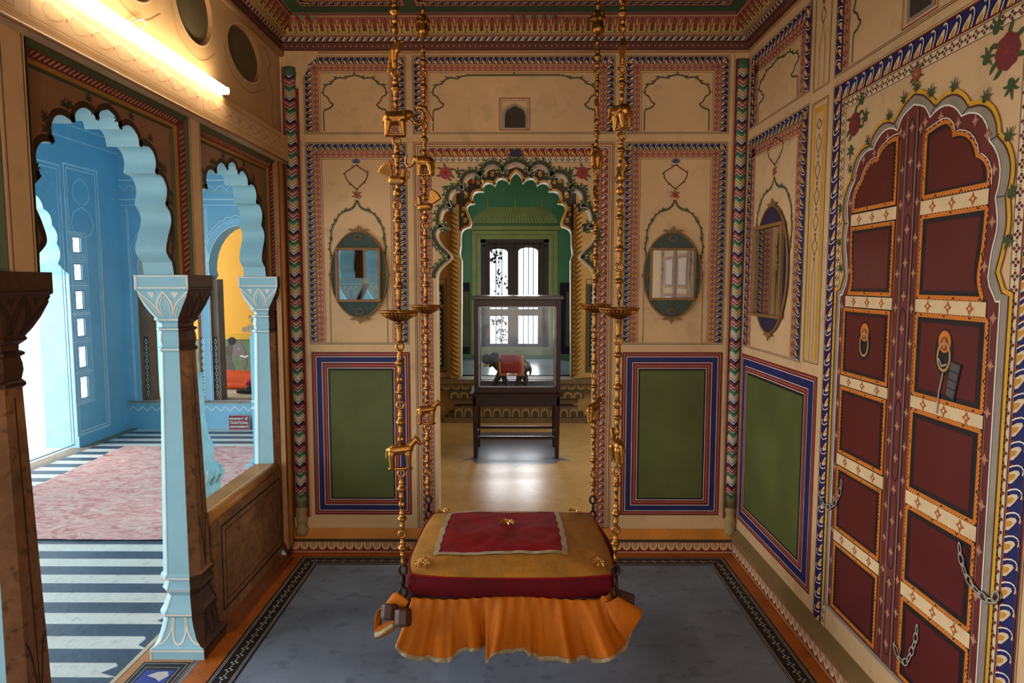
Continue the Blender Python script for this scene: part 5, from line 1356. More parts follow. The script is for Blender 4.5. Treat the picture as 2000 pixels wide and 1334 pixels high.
# the alcove: platform, side walls, painted back wall
al_ = MB(); al_.box(-1.0, 1.0, Y2+.1, YI, SZ-.1, SZ, M('alcove_floor', (150, 156, 168), .22, var=.2, scale=4, bump=.02))
al_.box(-.80, -.74, Y2+.16, YI+.1, SZ, 3.2, TURQ); al_.box(.72, .78, Y2+.16, YI+.1, SZ, 3.2, TURQ); al_.box(-.8, .8, Y2+.1, YI+.1, 3.1, 3.2, TURQ)
tag(al_.build('wall_alcove'), kind='structure')
iw = Cv(lambda u, v, h: (u, YI-h, v))
wx0, wx1, wz0, wz1 = -.478, .442, .70, 2.172
iw.poly([(-.8, SZ-.1), (.8, SZ-.1), (.8, 3.2), (-.8, 3.2)], TURQ, 0, holes=[[(wx0, wz0), (wx1, wz0), (wx1, wz1), (wx0, wz1)]])
SAGEY = M('sage_yellow_paint', (214, 204, 146), .65); SAGED = M('sage_line', (134, 136, 78))
iw.ring(wx0-.12, wz0-.1, wx1+.12, wz1+.10, .118, SAGEY, 1); iw.frame(wx0-.115, wz0-.1, wx1+.115, wz1+.095, .008, SAGED, 2); iw.frame(wx0-.05, wz0-.1, wx1+.05, wz1+.04, .008, SAGED, 2)
rx = (wx0+wx1)/2
iw.poly([(rx-.62, 2.275), (rx+.62, 2.275), (rx+.60, 2.33), (rx-.60, 2.33)], SAGEY, 3)
iw.poly(catm([(rx-.58, 2.36), (rx-.52, 2.46), (rx-.40, 2.55), (rx-.36, 2.57)], 4)+catm([(rx+.36, 2.57), (rx+.40, 2.55), (rx+.52, 2.46), (rx+.58, 2.36)], 4), SAGEY, 3)
for k in range(-13, 14):
    t = k/13; iw.line(catm([(rx+t*.57, 2.365), (rx+t*.50, 2.46), (rx+t*.37, 2.565)], 4), .007, SAGED, 4)
for z in (2.36, 2.335, 2.275): iw.line([(rx-.59, z), (rx+.59, z)], .007, SAGED, 5)
for k in range(24): iw.disc(rx-.56+k*.049, 2.348, .010, SAGED, 5, 6)
for a in (-.36, 0, .36):
    iw.line([(rx+a, 2.57), (rx+a, 2.70)], .008, SAGEY, 4)
    for q_ in range(3): iw.disc(rx+a, 2.60+q_*.032, .014-q_*.002, SAGEY, 5, 8)
for s_ in (-1, 1):
    e = rx+s_*.60; o = rx+s_*.80
    lo_, hi_ = min(e, o), max(e, o)
    iw.rect(lo_, .62, hi_, 1.58, M('plum_panel', (74, 38, 58)), 2); iw.rect(lo_+.03, .66, hi_-.01, 1.55, BLUE, 3); iw.rect(lo_+.06, .69, hi_-.01, 1.50, M('plum_panel', (74, 38, 58)), 4); iw.rect(lo_+.085, .72, hi_-.01, 1.46, M('mushroom_panel', (130, 122, 96)), 5)
tag(iw.build('wall_alcove_back'), kind='structure')
# wooden window: frame, mullion, transom, shutters' arched openings, bars
win = tag(MB().build('window_7') if False else bpy.data.objects.new('window_7', None), kind='structure'); C.objects.link(win); win.location = (0, YI+.06, 0)
WDW = M('window_plum_wood', (104, 78, 84), .5, var=.25)
f = MB(); f.box(wx0, wx0+.07, -.05, .05, wz0, wz1, WDW); f.box(wx1-.07, wx1, -.05, .05, wz0, wz1, WDW); f.box(wx0, wx1, -.05, .05, wz1-.06, wz1, WDW); f.box(wx0, wx1, -.05, .05, wz0, wz0+.06, WDW); f.build('window_frame', win)
L0, L1, R0, R1 = -.350, -.112, .030, .292
f = Cv(lambda u, v, h: (u, -.02-h, v))
def arch_open(a, b, z0, z1): c = (a+b)/2; hw = (b-a)/2; return [(a, z0), (a, z1-.05)]+[(c-hw*math.cos(t), z1-.05+.05*math.sin(t)) for t in [j*PI/10 for j in range(1, 10)]]+[(b, z1-.05), (b, z0)]
f.poly([(wx0+.07, wz0+.06), (wx1-.07, wz0+.06), (wx1-.07, wz1-.06), (wx0+.07, wz1-.06)], WDW, 0, holes=[arch_open(L0, L1, 1.225, 2.03), arch_open(R0, R1, 1.225, 2.045), [(L0, .755), (L1, .755), (L1, 1.13), (L0, 1.13)], [(R0, .755), (R1, .755), (R1, 1.135), (R0, 1.135)]])
sh = f.build('shutter', win); md = sh.modifiers.new('t', 'SOLIDIFY'); md.thickness = .03; md.offset = -1
for x in (-.27, -.19, .10, .165, .23): f = MB(); f.tube([(x, -.045, .70), (x, -.045, 2.12)], .0055, IRON, 6); f.build('bar', win)
for x in (-.30, -.02, .32): f = MB(); f.tube([(x, -.045, 2.03), (x, -.045, 2.13)], .004, IRON, 6); f.build('bar', win)
f = MB()
f.box(wx0+.03, wx1-.03, -.05, -.03, 2.06, 2.075, WDW); f.build('bar', win)
# dry foliage outside the left light
fol = MB(); r2 = random.Random(3)
for k in range(150):
    x = r2.uniform(-.32, -.14); z = r2.choice([r2.uniform(1.25, 1.75), r2.uniform(1.0, 1.1), r2.uniform(1.85, 2.0), r2.uniform(.78, .95)]); c = (x+.05*math.sin(z*9), .085+r2.uniform(-.02, .02), z); a = r2.uniform(0, 6.28); s_ = r2.uniform(.006, .018)
    fol.face([(c[0]+s_*math.cos(a+q), c[1], c[2]+s_*math.sin(a+q)*1.4) for q in (0, 1.6, 3.1, 4.6)], M('dry_leaf', (60, 58, 50)))
fol.tube([(-.22, .09, .72), (-.20, .10, 1.2), (-.24, .09, 1.7), (-.21, .052, 2.14)], .004, M('dry_leaf', (60, 58, 50)), 5)
fo = fol.build('creeper'); fo.location = (0, YI+.06, 0); tag(fo, 'dry leafy creeper hanging outside the left light of the far window', 'plant', kind='stuff')
# ================================================================== WALL MIRRORS
def wall_mirror(label, cx, cz, rx, rz, ru0, ru1, rv0, rv1, kind, enamel, tilt=0.0):
    loc = (0, D-.001, 0) if kind == 'b' else (XR-.001, 0, 0)
    t = thing('wall_mirror', label, 'mirror', (cx, D-.004, cz) if kind == 'b' else (XR-.004, cx, cz), None)
    W = (lambda u, v, h: (u, -h, v)) if kind == 'b' else (lambda u, v, h: (-h, u, v))
    mb = Cv(W); n = 48
    e = lambda s, h=0: [W(rx*s*math.cos(2*PI*k/n), rz*s*math.sin(2*PI*k/n), h) for k in range(n)]
    e0, e1 = e(1, .0), e(1, .008)
    mb.mesh(e0+e1, [(k, (k+1) % n, n+(k+1) % n, n+k) for k in range(n)], enamel); mb.face(e1, enamel)
    mb.build('oval_backing', t)
    mb = MB(); mb.tube(e(1.0, .008), .0055, FRAMEW, 8, closed=True)
    c = Cv(lambda u, v, h: W(u, v, .010+h))
    mb.build('oval_rim', t)
    for sgn in (1, -1):
        c = Cv(lambda u, v, h: W(u, v, .006+h))
        for k in range(5): c.leaf(0, sgn*(rz+.002), sgn*PI/2+(k-2)*.5, .036 if k == 2 else .026, .012, FRAMEW, 2, bend=(k-2)*.3)
        for s2 in (-1, 1): c.leaf(s2*.012, sgn*(rz-.002), sgn*(.5 if s2 > 0 else PI-.5)*(1), .05, .014, FRAMEW, 2, bend=-sgn*s2*.5)
        c.v = [tuple(v) for v in c.v]; ob = c.build('finial', t); md = ob.modifiers.new('t', 'SOLIDIFY'); md.thickness = .006; md.offset = 0
    a0, a1, b0, b1 = ru0-cx, ru1-cx, rv0-cz, rv1-cz
    fr_ = MB(); w = .014 if kind == 'b' else .016
    def bar(u0, v0, u1, v1):
        p = [W(u0, v0, .006), W(u1, v0, .006), W(u1, v1, .006), W(u0, v1, .006), W(u0, v0, .026), W(u1, v0, .026), W(u1, v1, .026), W(u0, v1, .026)]
        fr_.mesh(p, [(0, 3, 2, 1), (4, 5, 6, 7), (0, 1, 5, 4), (2, 3, 7, 6), (1, 2, 6, 5), (0, 4, 7, 3)], FRAMEW)
    bar(a0-w, b0-w, a1+w, b0); bar(a0-w, b1, a1+w, b1+w); bar(a0-w, b0, a0, b1); bar(a1, b0, a1+w, b1)
    fr_o = fr_.build('frame', t, bevel=.003)
    g = MB()
    tz = math.tan(tilt)
    g.face([W(a0, b0, .012), W(a1, b0, .012), W(a1, b1, .012+(b1-b0)*tz), W(a0, b1, .012+(b1-b0)*tz)], MIRROR); g.build('mirror_glass', fr_o)
    if kind == 'b':
        for (u, v) in ((0, rz-.035), (0, -rz+.035), (rx-.012, 0), (-rx+.012, 0)):
            m_ = MB(); m_.tube([W(u+.022*math.cos(a), v+.022*math.sin(a)*(.7), .010) for a in [2*PI*k/16 for k in range(16)]], .003, FRAMEW, 6, closed=True); m_.build('rosette', t)
    return t
def mm(px0, py0, px1, py1):
    a = onY(px0, py0, D); b = onY(px1, py1, D); return a, b
a, b = mm(649, 620, 756, 452); c0, c1 = mm(664, 585, 739, 489)
wall_mirror('square looking glass in a dark green oval reflecting the blue column', (a[0]+b[0])/2, (a[1]+b[1])/2, (b[0]-a[0])/2, (b[1]-a[1])/2, c0[0], c1[0], c0[1], c1[1], 'b', OVALG)
a, b = mm(1255, 620, 1371, 454); c0, c1 = mm(1272, 582, 1352, 489)
wall_mirror('square looking glass in a dark green oval reflecting the maroon door', (a[0]+b[0])/2, (a[1]+b[1])/2, (b[0]-a[0])/2, (b[1]-a[1])/2, c0[0], c1[0], c0[1], c1[1], 'b', OVALG)
wall_mirror('tall looking glass in a dark blue oval on the right wall beside the corner', 3.497, 1.656, .228, .322, 3.335, 3.685, 1.43, 1.872, 'r', OVALB)

# ================================================================== SWING
CHX = (-.420, .368); CY1, CY2 = 2.45, 3.19
SPIN = MB()
SPIN.lathe([(.0035, -.5), (.0050, -.46), (.0042, -.42), (.0058, -.38), (.0058, -.30), (.0048, -.28), (.0060, -.25), (.0048, -.22), (.0062, -.17), (.0052, -.14), (.0105, -.05), (.0112, 0), (.0100, .05), (.0062, .12), (.0058, .20), (.0072, .25), (.0056, .30), (.0048, .40), (.0060, .45), (.0035, .5)], BRASS, n=12)
def unit_mesh(mb, name):
    me = bpy.data.meshes.new(name); me.from_pydata(mb.v, [], mb.f)
    for m in mb.mats: me.materials.append(m)
    me.polygons.foreach_set('material_index', mb.m); me.polygons.foreach_set('use_smooth', mb.sm); return me
SPIN_ME = unit_mesh(SPIN, 'spindle')
rg = MB(); rg.tube([(.0115*math.cos(t), 0, .0115*math.sin(t)) for t in [2*PI*k/18 for k in range(18)]], .0049, BRASS, 8, closed=True); RING_ME = unit_mesh(rg, 'ring')
rg = MB(); rg.tube([(.011*math.cos(t), 0, .020*math.sin(t)) for t in [2*PI*k/18 for k in range(18)]], .0048, IRON, 8, closed=True); IRON_ME = unit_mesh(rg, 'iron_link')
ds = MB(); ds.lathe([(.004, -.030), (.012, -.030), (.016, -.026), (.030, -.020), (.052, -.008), (.068, .003), (.0745, .006), (.0745, .010), (.066, .008), (.048, .000), (.02, -.010), (.006, -.012)], BRASS, n=36)
for k in range(28):
    a = 2*PI*k/28; ds.tube([(.020*math.cos(a), .020*math.sin(a), -.0255), (.046*math.cos(a), .046*math.sin(a), -.013), (.068*math.cos(a), .068*math.sin(a), .001)], .0028, BRASS, 5)
ds.tube([(0, 0, -.035), (0, 0, .035)], .005, BRASS, 8); DISH_ME = unit_mesh(ds, 'oil_lamp_dish')
st = MB(); st.lathe([(.006, -.5), (.012, -.46), (.008, -.40), (.0085, -.3), (.010, .1), (.013, .40), (.016, .46), (.012, .5)], BRASS, n=14); STEM_ME = unit_mesh(st, 'stem')
def cap(*l): return list(l)
# elephant with raised trunk, legs on a base plate (faces +x), about 0.10 tall
ELE = [((-.020, 0, .010), .025, (.016, 0, .014), .024), ((.020, 0, .020), .018, (.042, 0, .026), .0165), ((.046, 0, .022), .010, (.062, 0, .000), .0075), ((.062, 0, .000), .0075, (.078, 0, -.004), .0065), ((.078, 0, -.004), .0065, (.090, 0, .010), .0060), ((.090, 0, .010), .0060, (.089, 0, .034), .0055), ((.089, 0, .034), .0055, (.082, 0, .042), .005)]
for sx, sy in ((-.028, .012), (-.028, -.012), (.018, .012), (.018, -.012)): ELE.append(((sx*.95, sy, -.002), .0135, (sx*1.2, sy, -.042), .0070))
for sy in (-1, 1): ELE.append(((.026, sy*.014, .034), .006, (.024, sy*.018, .014), .007)); ELE.append(((.044, sy*.006, .012), .0025, (.056, sy*.008, .006), .002))
ELE += [((-.040, 0, .015), .003, (-.050, 0, -.018), .003), ((-.036, .013, -.044), .004, (.028, .013, -.044), .004), ((-.036, -.013, -.044), .004, (.028, -.013, -.044), .004), ((-.036, .0, -.044), .004, (.028, 0, -.044), .004), ((0, 0, .03), .005, (0, 0, .048), .004)]
ELE_ME = capsule_mesh(ELE, 'elephant_figure', BRASS, .0022, 1)
HOR = [((-.026, 0, .017), .019, (.022, 0, .021), .0185), ((.022, 0, .026), .015, (.046, 0, .050), .010), ((.046, 0, .052), .010, (.063, 0, .036), .0065), ((.044, .004, .056), .003, (.045, .005, .066), .002), ((.044, -.004, .056), .003, (.045, -.005, .066), .002)]
for sx, sy in ((-.032, .008), (-.032, -.008), (.024, .008), (.024, -.008)): HOR.append(((sx*.95, sy, .004), .012, (sx, sy, -.042), .0060))
HOR += [((-.036, 0, .026), .004, (-.046, 0, .020), .004), ((-.046, 0, .020), .004, (-.048, 0, -.010), .0035), ((-.038, 0, -.045), .0055, (.032, 0, -.045), .0055), ((0, 0, .034), .004, (0, 0, .048), .0035)]
HOR_ME = capsule_mesh(HOR, 'horse_figure', BRASS, .0022, 1)
PEA = [((-.018, 0, -.008), .015, (.016, 0, -.010), .016), ((.018, 0, -.004), .010, (.024, 0, .024), .0075), ((.024, 0, .026), .007, (.026, 0, .030), .006), ((.028, 0, .028), .003, (.040, 0, .022), .0018), ((.022, 0, .034), .002, (.020, 0, .044), .003),
       ((.030, 0, -.006), .004, (.042, 0, .002), .0035), ((.042, 0, .002), .0035, (.042, 0, .018), .003), ((0, 0, -.020), .007, (0, 0, -.046), .0045), ((0, 0, -.048), .006, (0, 0, -.050), .016)]
for k in range(7):
    t = k/6; a = 1.75+t*.95; PEA.append(((-.016, 0, -.004), .004, (-.018+.052*math.cos(a), 0, .0+.056*math.sin(a)), .006))
PEA_ME = capsule_mesh(PEA, 'peacock_figure', BRASS, .0020, 1)
MAN = [((0, 0, .052), .0105, (0, 0, .056), .0105), ((0, 0, .036), .005, (0, 0, .045), .005), ((-.012, 0, .030), .008, (.012, 0, .030), .008), ((0, 0, .02), .014, (0, 0, -.01), .018), ((0, 0, -.01), .019, (0, 0, -.028), .024), ((-.009, 0, -.034), .0065, (-.010, 0, -.056), .005), ((.009, 0, -.034), .0065, (.010, 0, -.056), .005),
       ((-.016, 0, .028), .005, (-.024, -.006, .006), .0045), ((.016, 0, .028), .005, (.024, -.006, .006), .0045), ((-.024, -.006, .006), .004, (-.010, -.016, .008), .004), ((.024, -.006, .006), .004, (.010, -.016, .008), .004), ((-.010, -.004, -.058), .004, (-.012, -.014, -.058), .004), ((.010, -.004, -.058), .004, (.012, -.014, -.058), .004), ((0, 0, .064), .006, (0, 0, .074), .0035)]
MAN_ME = capsule_mesh(MAN, 'attendant_figure', BRASS, .0022, 1)
BIR = [((-.016, 0, .018), .010, (.004, 0, .012), .010), ((-.016, 0, .022), .008, (-.026, 0, .020), .0055), ((-.028, 0, .020), .004, (-.031, 0, .006), .0022), ((.002, 0, .012), .007, (.020, 0, -.008), .0055), ((.020, 0, -.008), .005, (.036, 0, -.042), .003), ((.0, 0, .004), .006, (0, 0, -.030), .0055), ((0, 0, -.032), .006, (0, 0, -.038), .006), ((0, 0, .02), .004, (0, 0, .034), .004)]
BIR_ME = capsule_mesh(BIR, 'parrot_figure', BRASS, .0020, 1)
LBI = [((.010, 0, .034), .010, (.004, 0, .010), .013), ((.012, 0, .036), .008, (.030, 0, .040), .003), ((.0, 0, .010), .012, (-.004, 0, -.030), .009), ((.0, 0, .03), .006, (-.016, 0, .008), .005), ((-.016, 0, .008), .005, (-.024, 0, -.060), .004), ((-.002, 0, -.03), .010, (-.002, 0, -.044), .009), ((0, 0, .04), .004, (0, 0, .05), .004)]
LBI_ME = capsule_mesh(LBI, 'long_tailed_bird_figure', BRASS, .0020, 1)
def chain(cx, cy, label, seq, group='brass swing chains'):
    t = thing('hanging_chain', label, 'chain', (cx, cy, 0), group)
    zz = lambda py: onY(1000, py, cy)[1]
    def put(name, me, z, sc_=(1, 1, 1), rz=0, lab=None):
        o = bpy.data.objects.new(name, me); C.objects.link(o); o.parent = t; o.location = (0, 0, z); o.scale = sc_; o.rotation_euler = (0, 0, rz)
        if lab: o['label'] = lab
        return o
    k = 0
    # continue upward to the ceiling hook, beyond the top of the frame
    z = zz(seq[0][1]); 
    while z < ZC-.09:
        put('spindle', SPIN_ME, z+.045, (1, 1, .072)); put('ring', RING_ME, z+.012, rz=.5+k); z += .095; k += 1
    hk = MB(); hk.tube([(0, 0, ZC), (0, 0, z-.005)], .005, IRON, 8); hk.build('ceiling_hook', t)
    for it in seq:
        ty = it[0]
        if ty == 's':
            z1, z0 = zz(it[1]), zz(it[2]); put('spindle', SPIN_ME, (z0+z1)/2, (1.6, 1.6, (z1-z0)*1.12))
        elif ty == 'r': put('ring', RING_ME, zz(it[1]), (1.08, 1.3, 1.12), rz=(k % 2)*1.35+.15+rnd.uniform(-.3, .3)); k += 1
        elif ty == 'i': put('iron_link', IRON_ME, zz(it[1]), (1.25, 1.25, .95), rz=(k % 2)*1.45); k += 1
        elif ty == 'd': put('oil_lamp_dish', DISH_ME, zz(it[1])-.008, (it[2], it[2], it[2]))
        elif ty == 'st': z1, z0 = zz(it[1]), zz(it[2]); put('stem', STEM_ME, (z0+z1)/2, (1, 1, z1-z0))
        else:
            me = {'ele': ELE_ME, 'hor': HOR_ME, 'pea': PEA_ME, 'man': MAN_ME, 'bir': BIR_ME, 'lbi': LBI_ME}[ty]
            put(me.name.split('.')[0], me, zz(it[1]), (it[2],)*3, it[3])
    return t
front_tail = [('i', 1113), ('i', 1135), ('i', 1157), ('i', 1177)]
chain(CHX[0], CY1, 'left front brass swing chain with elephant, peacock, lamp dish and a horse seen side-on', [('s', 0, 45), ('r', 58), ('lbi', 104, 1.05, 0), ('r', 143), ('s', 150, 196), ('r', 205), ('ele', 238, 1.05, .25), ('r', 276), ('s', 285, 325), ('r', 334), ('pea', 348, 1.05, -.25), ('r', 401), ('s', 410, 452), ('r', 465), ('s', 474, 514), ('r', 524), ('s', 533, 584), ('r', 595), ('d', 608, 1.0), ('st', 632, 668), ('r', 677), ('s', 686, 731), ('r', 741), ('s', 750, 781), ('r', 791), ('s', 800, 849), ('r', 858), ('hor', 889, 1.12, .12), ('r', 925), ('s', 934, 975), ('r', 985), ('s', 994, 1032), ('r', 1043), ('s', 1052, 1088), ('r', 1097)]+front_tail)
chain(CHX[1], CY1, 'right front brass swing chain whose horse and elephant are seen end-on', [('s', 8, 47), ('r', 57), ('lbi', 98, 1.05, 1.2), ('r', 137), ('s', 146, 183), ('r', 194), ('ele', 226, 1.05, 1.9), ('r', 268), ('s', 277, 312), ('r', 322), ('pea', 344, 1.05, 1.75), ('r', 398), ('s', 407, 443), ('r', 453), ('s', 462, 512), ('r', 522), ('s', 531, 567), ('r', 577), ('d', 602, 1.0), ('st', 622, 656), ('r', 665), ('s', 674, 711), ('r', 722), ('s', 731, 779), ('r', 789), ('s', 798, 831), ('r', 842), ('hor', 877, 1.1, 1.75), ('r', 920), ('s', 929, 960), ('r', 970), ('s', 979, 1024), ('r', 1034), ('s', 1043, 1076), ('r', 1088)]+front_tail)
back_tail = [('i', 976), ('i', 991), ('i', 1006), ('i', 1021)]
chain(CHX[0], CY2, 'left rear brass swing chain with a standing attendant, parrot and left-facing elephant', [('s', -30, 0), ('man', 47, 1.1, .3), ('r', 98), ('s', 106, 137), ('r', 145), ('s', 152, 188), ('r', 196), ('bir', 219, 1.15, .1), ('r', 245), ('s', 253, 291), ('r', 299), ('ele', 322, 1.05, 2.9), ('r', 346), ('s', 352, 376), ('r', 386), ('pea', 400, 1.15, 2.85), ('r', 440), ('s', 447, 480), ('r', 488), ('s', 495, 520), ('r', 528), ('s', 535, 578), ('r', 585), ('d', 597, 1.05), ('st', 612, 638), ('r', 646), ('s', 653, 684), ('r', 692), ('s', 699, 727), ('r', 735), ('s', 742, 774), ('r', 782), ('hor', 808, 1.05, .15), ('r', 834), ('s', 841, 872), ('r', 880), ('s', 887, 914), ('r', 922), ('s', 929, 956), ('r', 964)]+back_tail)
chain(CHX[1], CY2, 'right rear brass swing chain with a crowned attendant at the top and a bell-shaped elephant', [('s', -30, 4), ('man', 42, 1.25, -.2), ('r', 84), ('s', 92, 132), ('r', 142), ('s', 149, 175), ('r', 184), ('bir', 210, 1.15, 1.2), ('r', 240), ('s', 247, 273), ('r', 282), ('ele', 308, 1.05, 4.4), ('r', 336), ('s', 343, 368), ('r', 377), ('pea', 388, 1.0, 1.3), ('r', 435), ('s', 442, 468), ('r', 477), ('s', 484, 520), ('r', 529), ('s', 536, 562), ('r', 570), ('d', 595, 1.05), ('st', 610, 636), ('r', 644), ('s', 651, 675), ('r', 683), ('s', 690, 725), ('r', 734), ('s', 741, 766), ('r', 774), ('hor', 802, 1.05, .9), ('r', 830), ('s', 837, 864), ('r', 872), ('s', 879, 916), ('r', 925), ('s', 932, 956), ('r', 964)]+back_tail)

# ---- seat with its projecting pegs (hidden under the cushion and cloth except the pegs)
sw = thing('swing_seat', 'wooden plank seat of the hanging swing with dark pegs sticking out at its corners', 'swing', ((CHX[0]+CHX[1])/2, 2.82, .40))
s_ = MB(); s_.box(-.375, .375, -.37, .37, -.005, .025, WOODB); s_.build('plank', sw, bevel=.004)
for x in (-.385, .385):
    s_ = MB(); s_.box(x-.018, x+.018, -.36, .36, -.03, .0, WOODB); s_.build('rail', sw, bevel=.004)
def peg(p, d, L_, r=.027):
    mb = MB(); 
    prof = [(r*.75, 0), (r*.98, .004), (r, .012), (r, L_-.012), (r*.94, L_-.003), (r*.7, L_)]
    mb.lathe(prof, WOODB, n=8, smooth=False, start=PI/8); q = Vector(d).to_track_quat('Z', 'Y').to_matrix().to_4x4()
    o = mb.build('peg', sw, matrix=Matrix.Translation(Vector(p)) @ q, bevel=.003); return o
cxs = (CHX[0]+CHX[1])/2
peg((-.385, -.430, .012), (0.04, -.42, -1), .062, .033); peg((-.436, -.410, .020), (-.05, -.42, -1), .056, .031)
peg((.385, -.335, .022), (1, -.10, -.30), .088, .028)
for x in (-.395, .395): peg((x, .36, .01), (0, .5, -1), .05, .026)

# ---- cushion
CXc = -.020; CW, CD_ = .396, .360; CYc = 2.785; ZSE = .508; ZBT = .428
def cush_pt(u, v):
    a, b = u, v
    # round the square into a soft rectangle
    k = .060-.032*b
    x = a*(1-k*b*b*abs(b)-.030*b)*CW; y = b*(1-k*a*a*abs(a))*CD_
    z = ZSE+.052*(1-abs(a)**3)**.7*(1-abs(b)**3)**.7
    z += .012*noise.noise(Vector((x*6, y*6, 1.3)))*(1-max(abs(a), abs(b))**4)+.004*noise.noise(Vector((x*22, y*16, 4)))*(1-max(abs(a), abs(b))**6)
    return Vector((CXc+x+.01*b*-1*0, CYc+y, z))
cu = thing('cushion', 'padded velvet cushion with a mustard border, crimson centre and wine-red sides on the swing', 'cushion', (CXc, CYc, ZBT))
def loc_(v): return (v[0]-CXc, v[1]-CYc, v[2]-ZBT)
N = 64
gv = [[cush_pt(-1+2*i/N, -1+2*j/N) for i in range(N+1)] for j in range(N+1)]
cb_ = MB(); vv = [loc_(gv[j][i]) for j in range(N+1) for i in range(N+1)]; ff = [(j*(N+1)+i, j*(N+1)+i+1, (j+1)*(N+1)+i+1, (j+1)*(N+1)+i) for j in range(N) for i in range(N)]
cb_.mesh(vv, ff, MUSTARD, True); cb_.build('top_cover', cu)
rim = [gv[0][i] for i in range(N)]+[gv[j][N] for j in range(N)]+[gv[N][N-i] for i in range(N)]+[gv[N-j][0] for j in range(N)]
sd = MB(); R_ = len(rim); rows = []
for t in range(7):
    f = t/6; out = 1+.035*math.sin(PI*f)-.02*f; row = []
    for k_, p in enumerate(rim):
        z = ZSE+(ZBT-ZSE)*f-.004*math.sin(k_*.7)*math.sin(PI*f); row.append(loc_((CXc+(p.x-CXc)*out, CYc+(p.y-CYc)*out, z if t else p.z)))
    rows.append(row)
sd.mesh([p for r in rows for p in r], [(t*R_+k_, t*R_+(k_+1) % R_, (t+1)*R_+(k_+1) % R_, (t+1)*R_+k_) for t in range(6) for k_ in range(R_)], WINE, True)
sd.face([p for p in rows[-1]], WINE); sd.build('side_band', cu)
sd = MB(); sd.tube([loc_((p.x, p.y, p.z+.001)) for p in rim], .0035, CRIMSON, 6, closed=True); sd.build('piping', cu)
def uvpt(x, y):   # point on the cushion surface above x, y (u, v in cushion units)
    return cush_pt(x, y)
U0, U1, V0, V1 = -.76, .56, -.66, .72
def patch(u0, u1, v0, v1, h, m, name, lab, n=28, wav=0.0):
    mb = MB(); vv = []
    for j in range(n+1):
        for i in range(n+1):
            u = u0+(u1-u0)*i/n; v = v0+(v1-v0)*j/n
            if wav: u += wav*math.sin(v*40)*(1 if i in (0, n) else 0); v += wav*math.sin(u*43)*(1 if j in (0, n) else 0)
            p = uvpt(u, v); vv.append(loc_((p.x, p.y, p.z+h)))
    mb.mesh(vv, [(j*(n+1)+i, j*(n+1)+i+1, (j+1)*(n+1)+i+1, (j+1)*(n+1)+i) for j in range(n) for i in range(n)], m, True)
    o = mb.build(name, cu); tag(o, lab); return o
patch(U0+.045, U1-.04, V0+.03, V1-.04, .0035, CRIMSON, 'centre_panel', 'crimson velvet centre panel')
mb = MB()
def strip(p0, p1, w, n=40):
    d = Vector((p1[0]-p0[0], p1[1]-p0[1])); nn = Vector((-d.y, d.x)).normalized()
    for i in range(n):
        q = []
        for t, s2 in ((i/n, 0), ((i+1)/n, 0), ((i+1)/n, 1), (i/n, 1)):
            u = p0[0]+d.x*t+nn.x*w*s2+.006*math.sin(t*37)*nn.x; v = p0[1]+d.y*t+nn.y*w*s2+.006*math.sin(t*31)*nn.y
            p = uvpt(u, v); q.append(loc_((p.x, p.y, p.z+.005)))
        mb.face(q, SILVER)
strip((U0, V0), (U0, V1), -.055); strip((U1, V0-.01), (U1, V1), .055); strip((U0, V0), (U1, V0), .055); strip((U0, V1), (U1, V1), -.05)
tag(mb.build('lace_trim', cu), 'crinkled gold-silver lace round the crimson panel')
for (u, v, r, rz_) in ((-.04, .20, .031, 0), (-.86, -.80, .030, .3), (.86, -.78, .028, .5), (-.84, .88, .028, .2), (.78, .88, .028, .7)):
    p = uvpt(u, v); e1 = (uvpt(u+.02, v)-p).normalized(); e2 = (uvpt(u, v+.02)-p).normalized(); nn = e1.cross(e2).normalized()
    fl_ = MB()
    for lay in range(2):
        for k in range(9):
            a = 2*PI*k/9+rz_+lay*.35; R1 = r*(1.15-.35*lay); c_ = lambda rr, aa, h: loc_(p+e1*rr*math.cos(aa)+e2*rr*math.sin(aa)+nn*(h+.004))
            fl_.face([c_(r*.12, a, .008+lay*.004), c_(R1*.6, a-.30, .010+lay*.006), c_(R1, a, .002+lay*.010), c_(R1*.6, a+.30, .010+lay*.006)], GOLDT); fl_.face([c_(R1*.6, a-.30, .010+lay*.006), c_(R1*.75, a-.05, .016+lay*.006), c_(R1, a, .002+lay*.01)], GOLDT)
    q = p+nn*.018; m4 = [loc_(q+e1*.005*math.cos(a)+e2*.005*math.sin(a)+nn*.002) for a in [j*PI/3 for j in range(6)]]; fl_.face(m4, GOLDT if v < .5 else CRIMSON)
    fl_.build('foil_flower', cu)

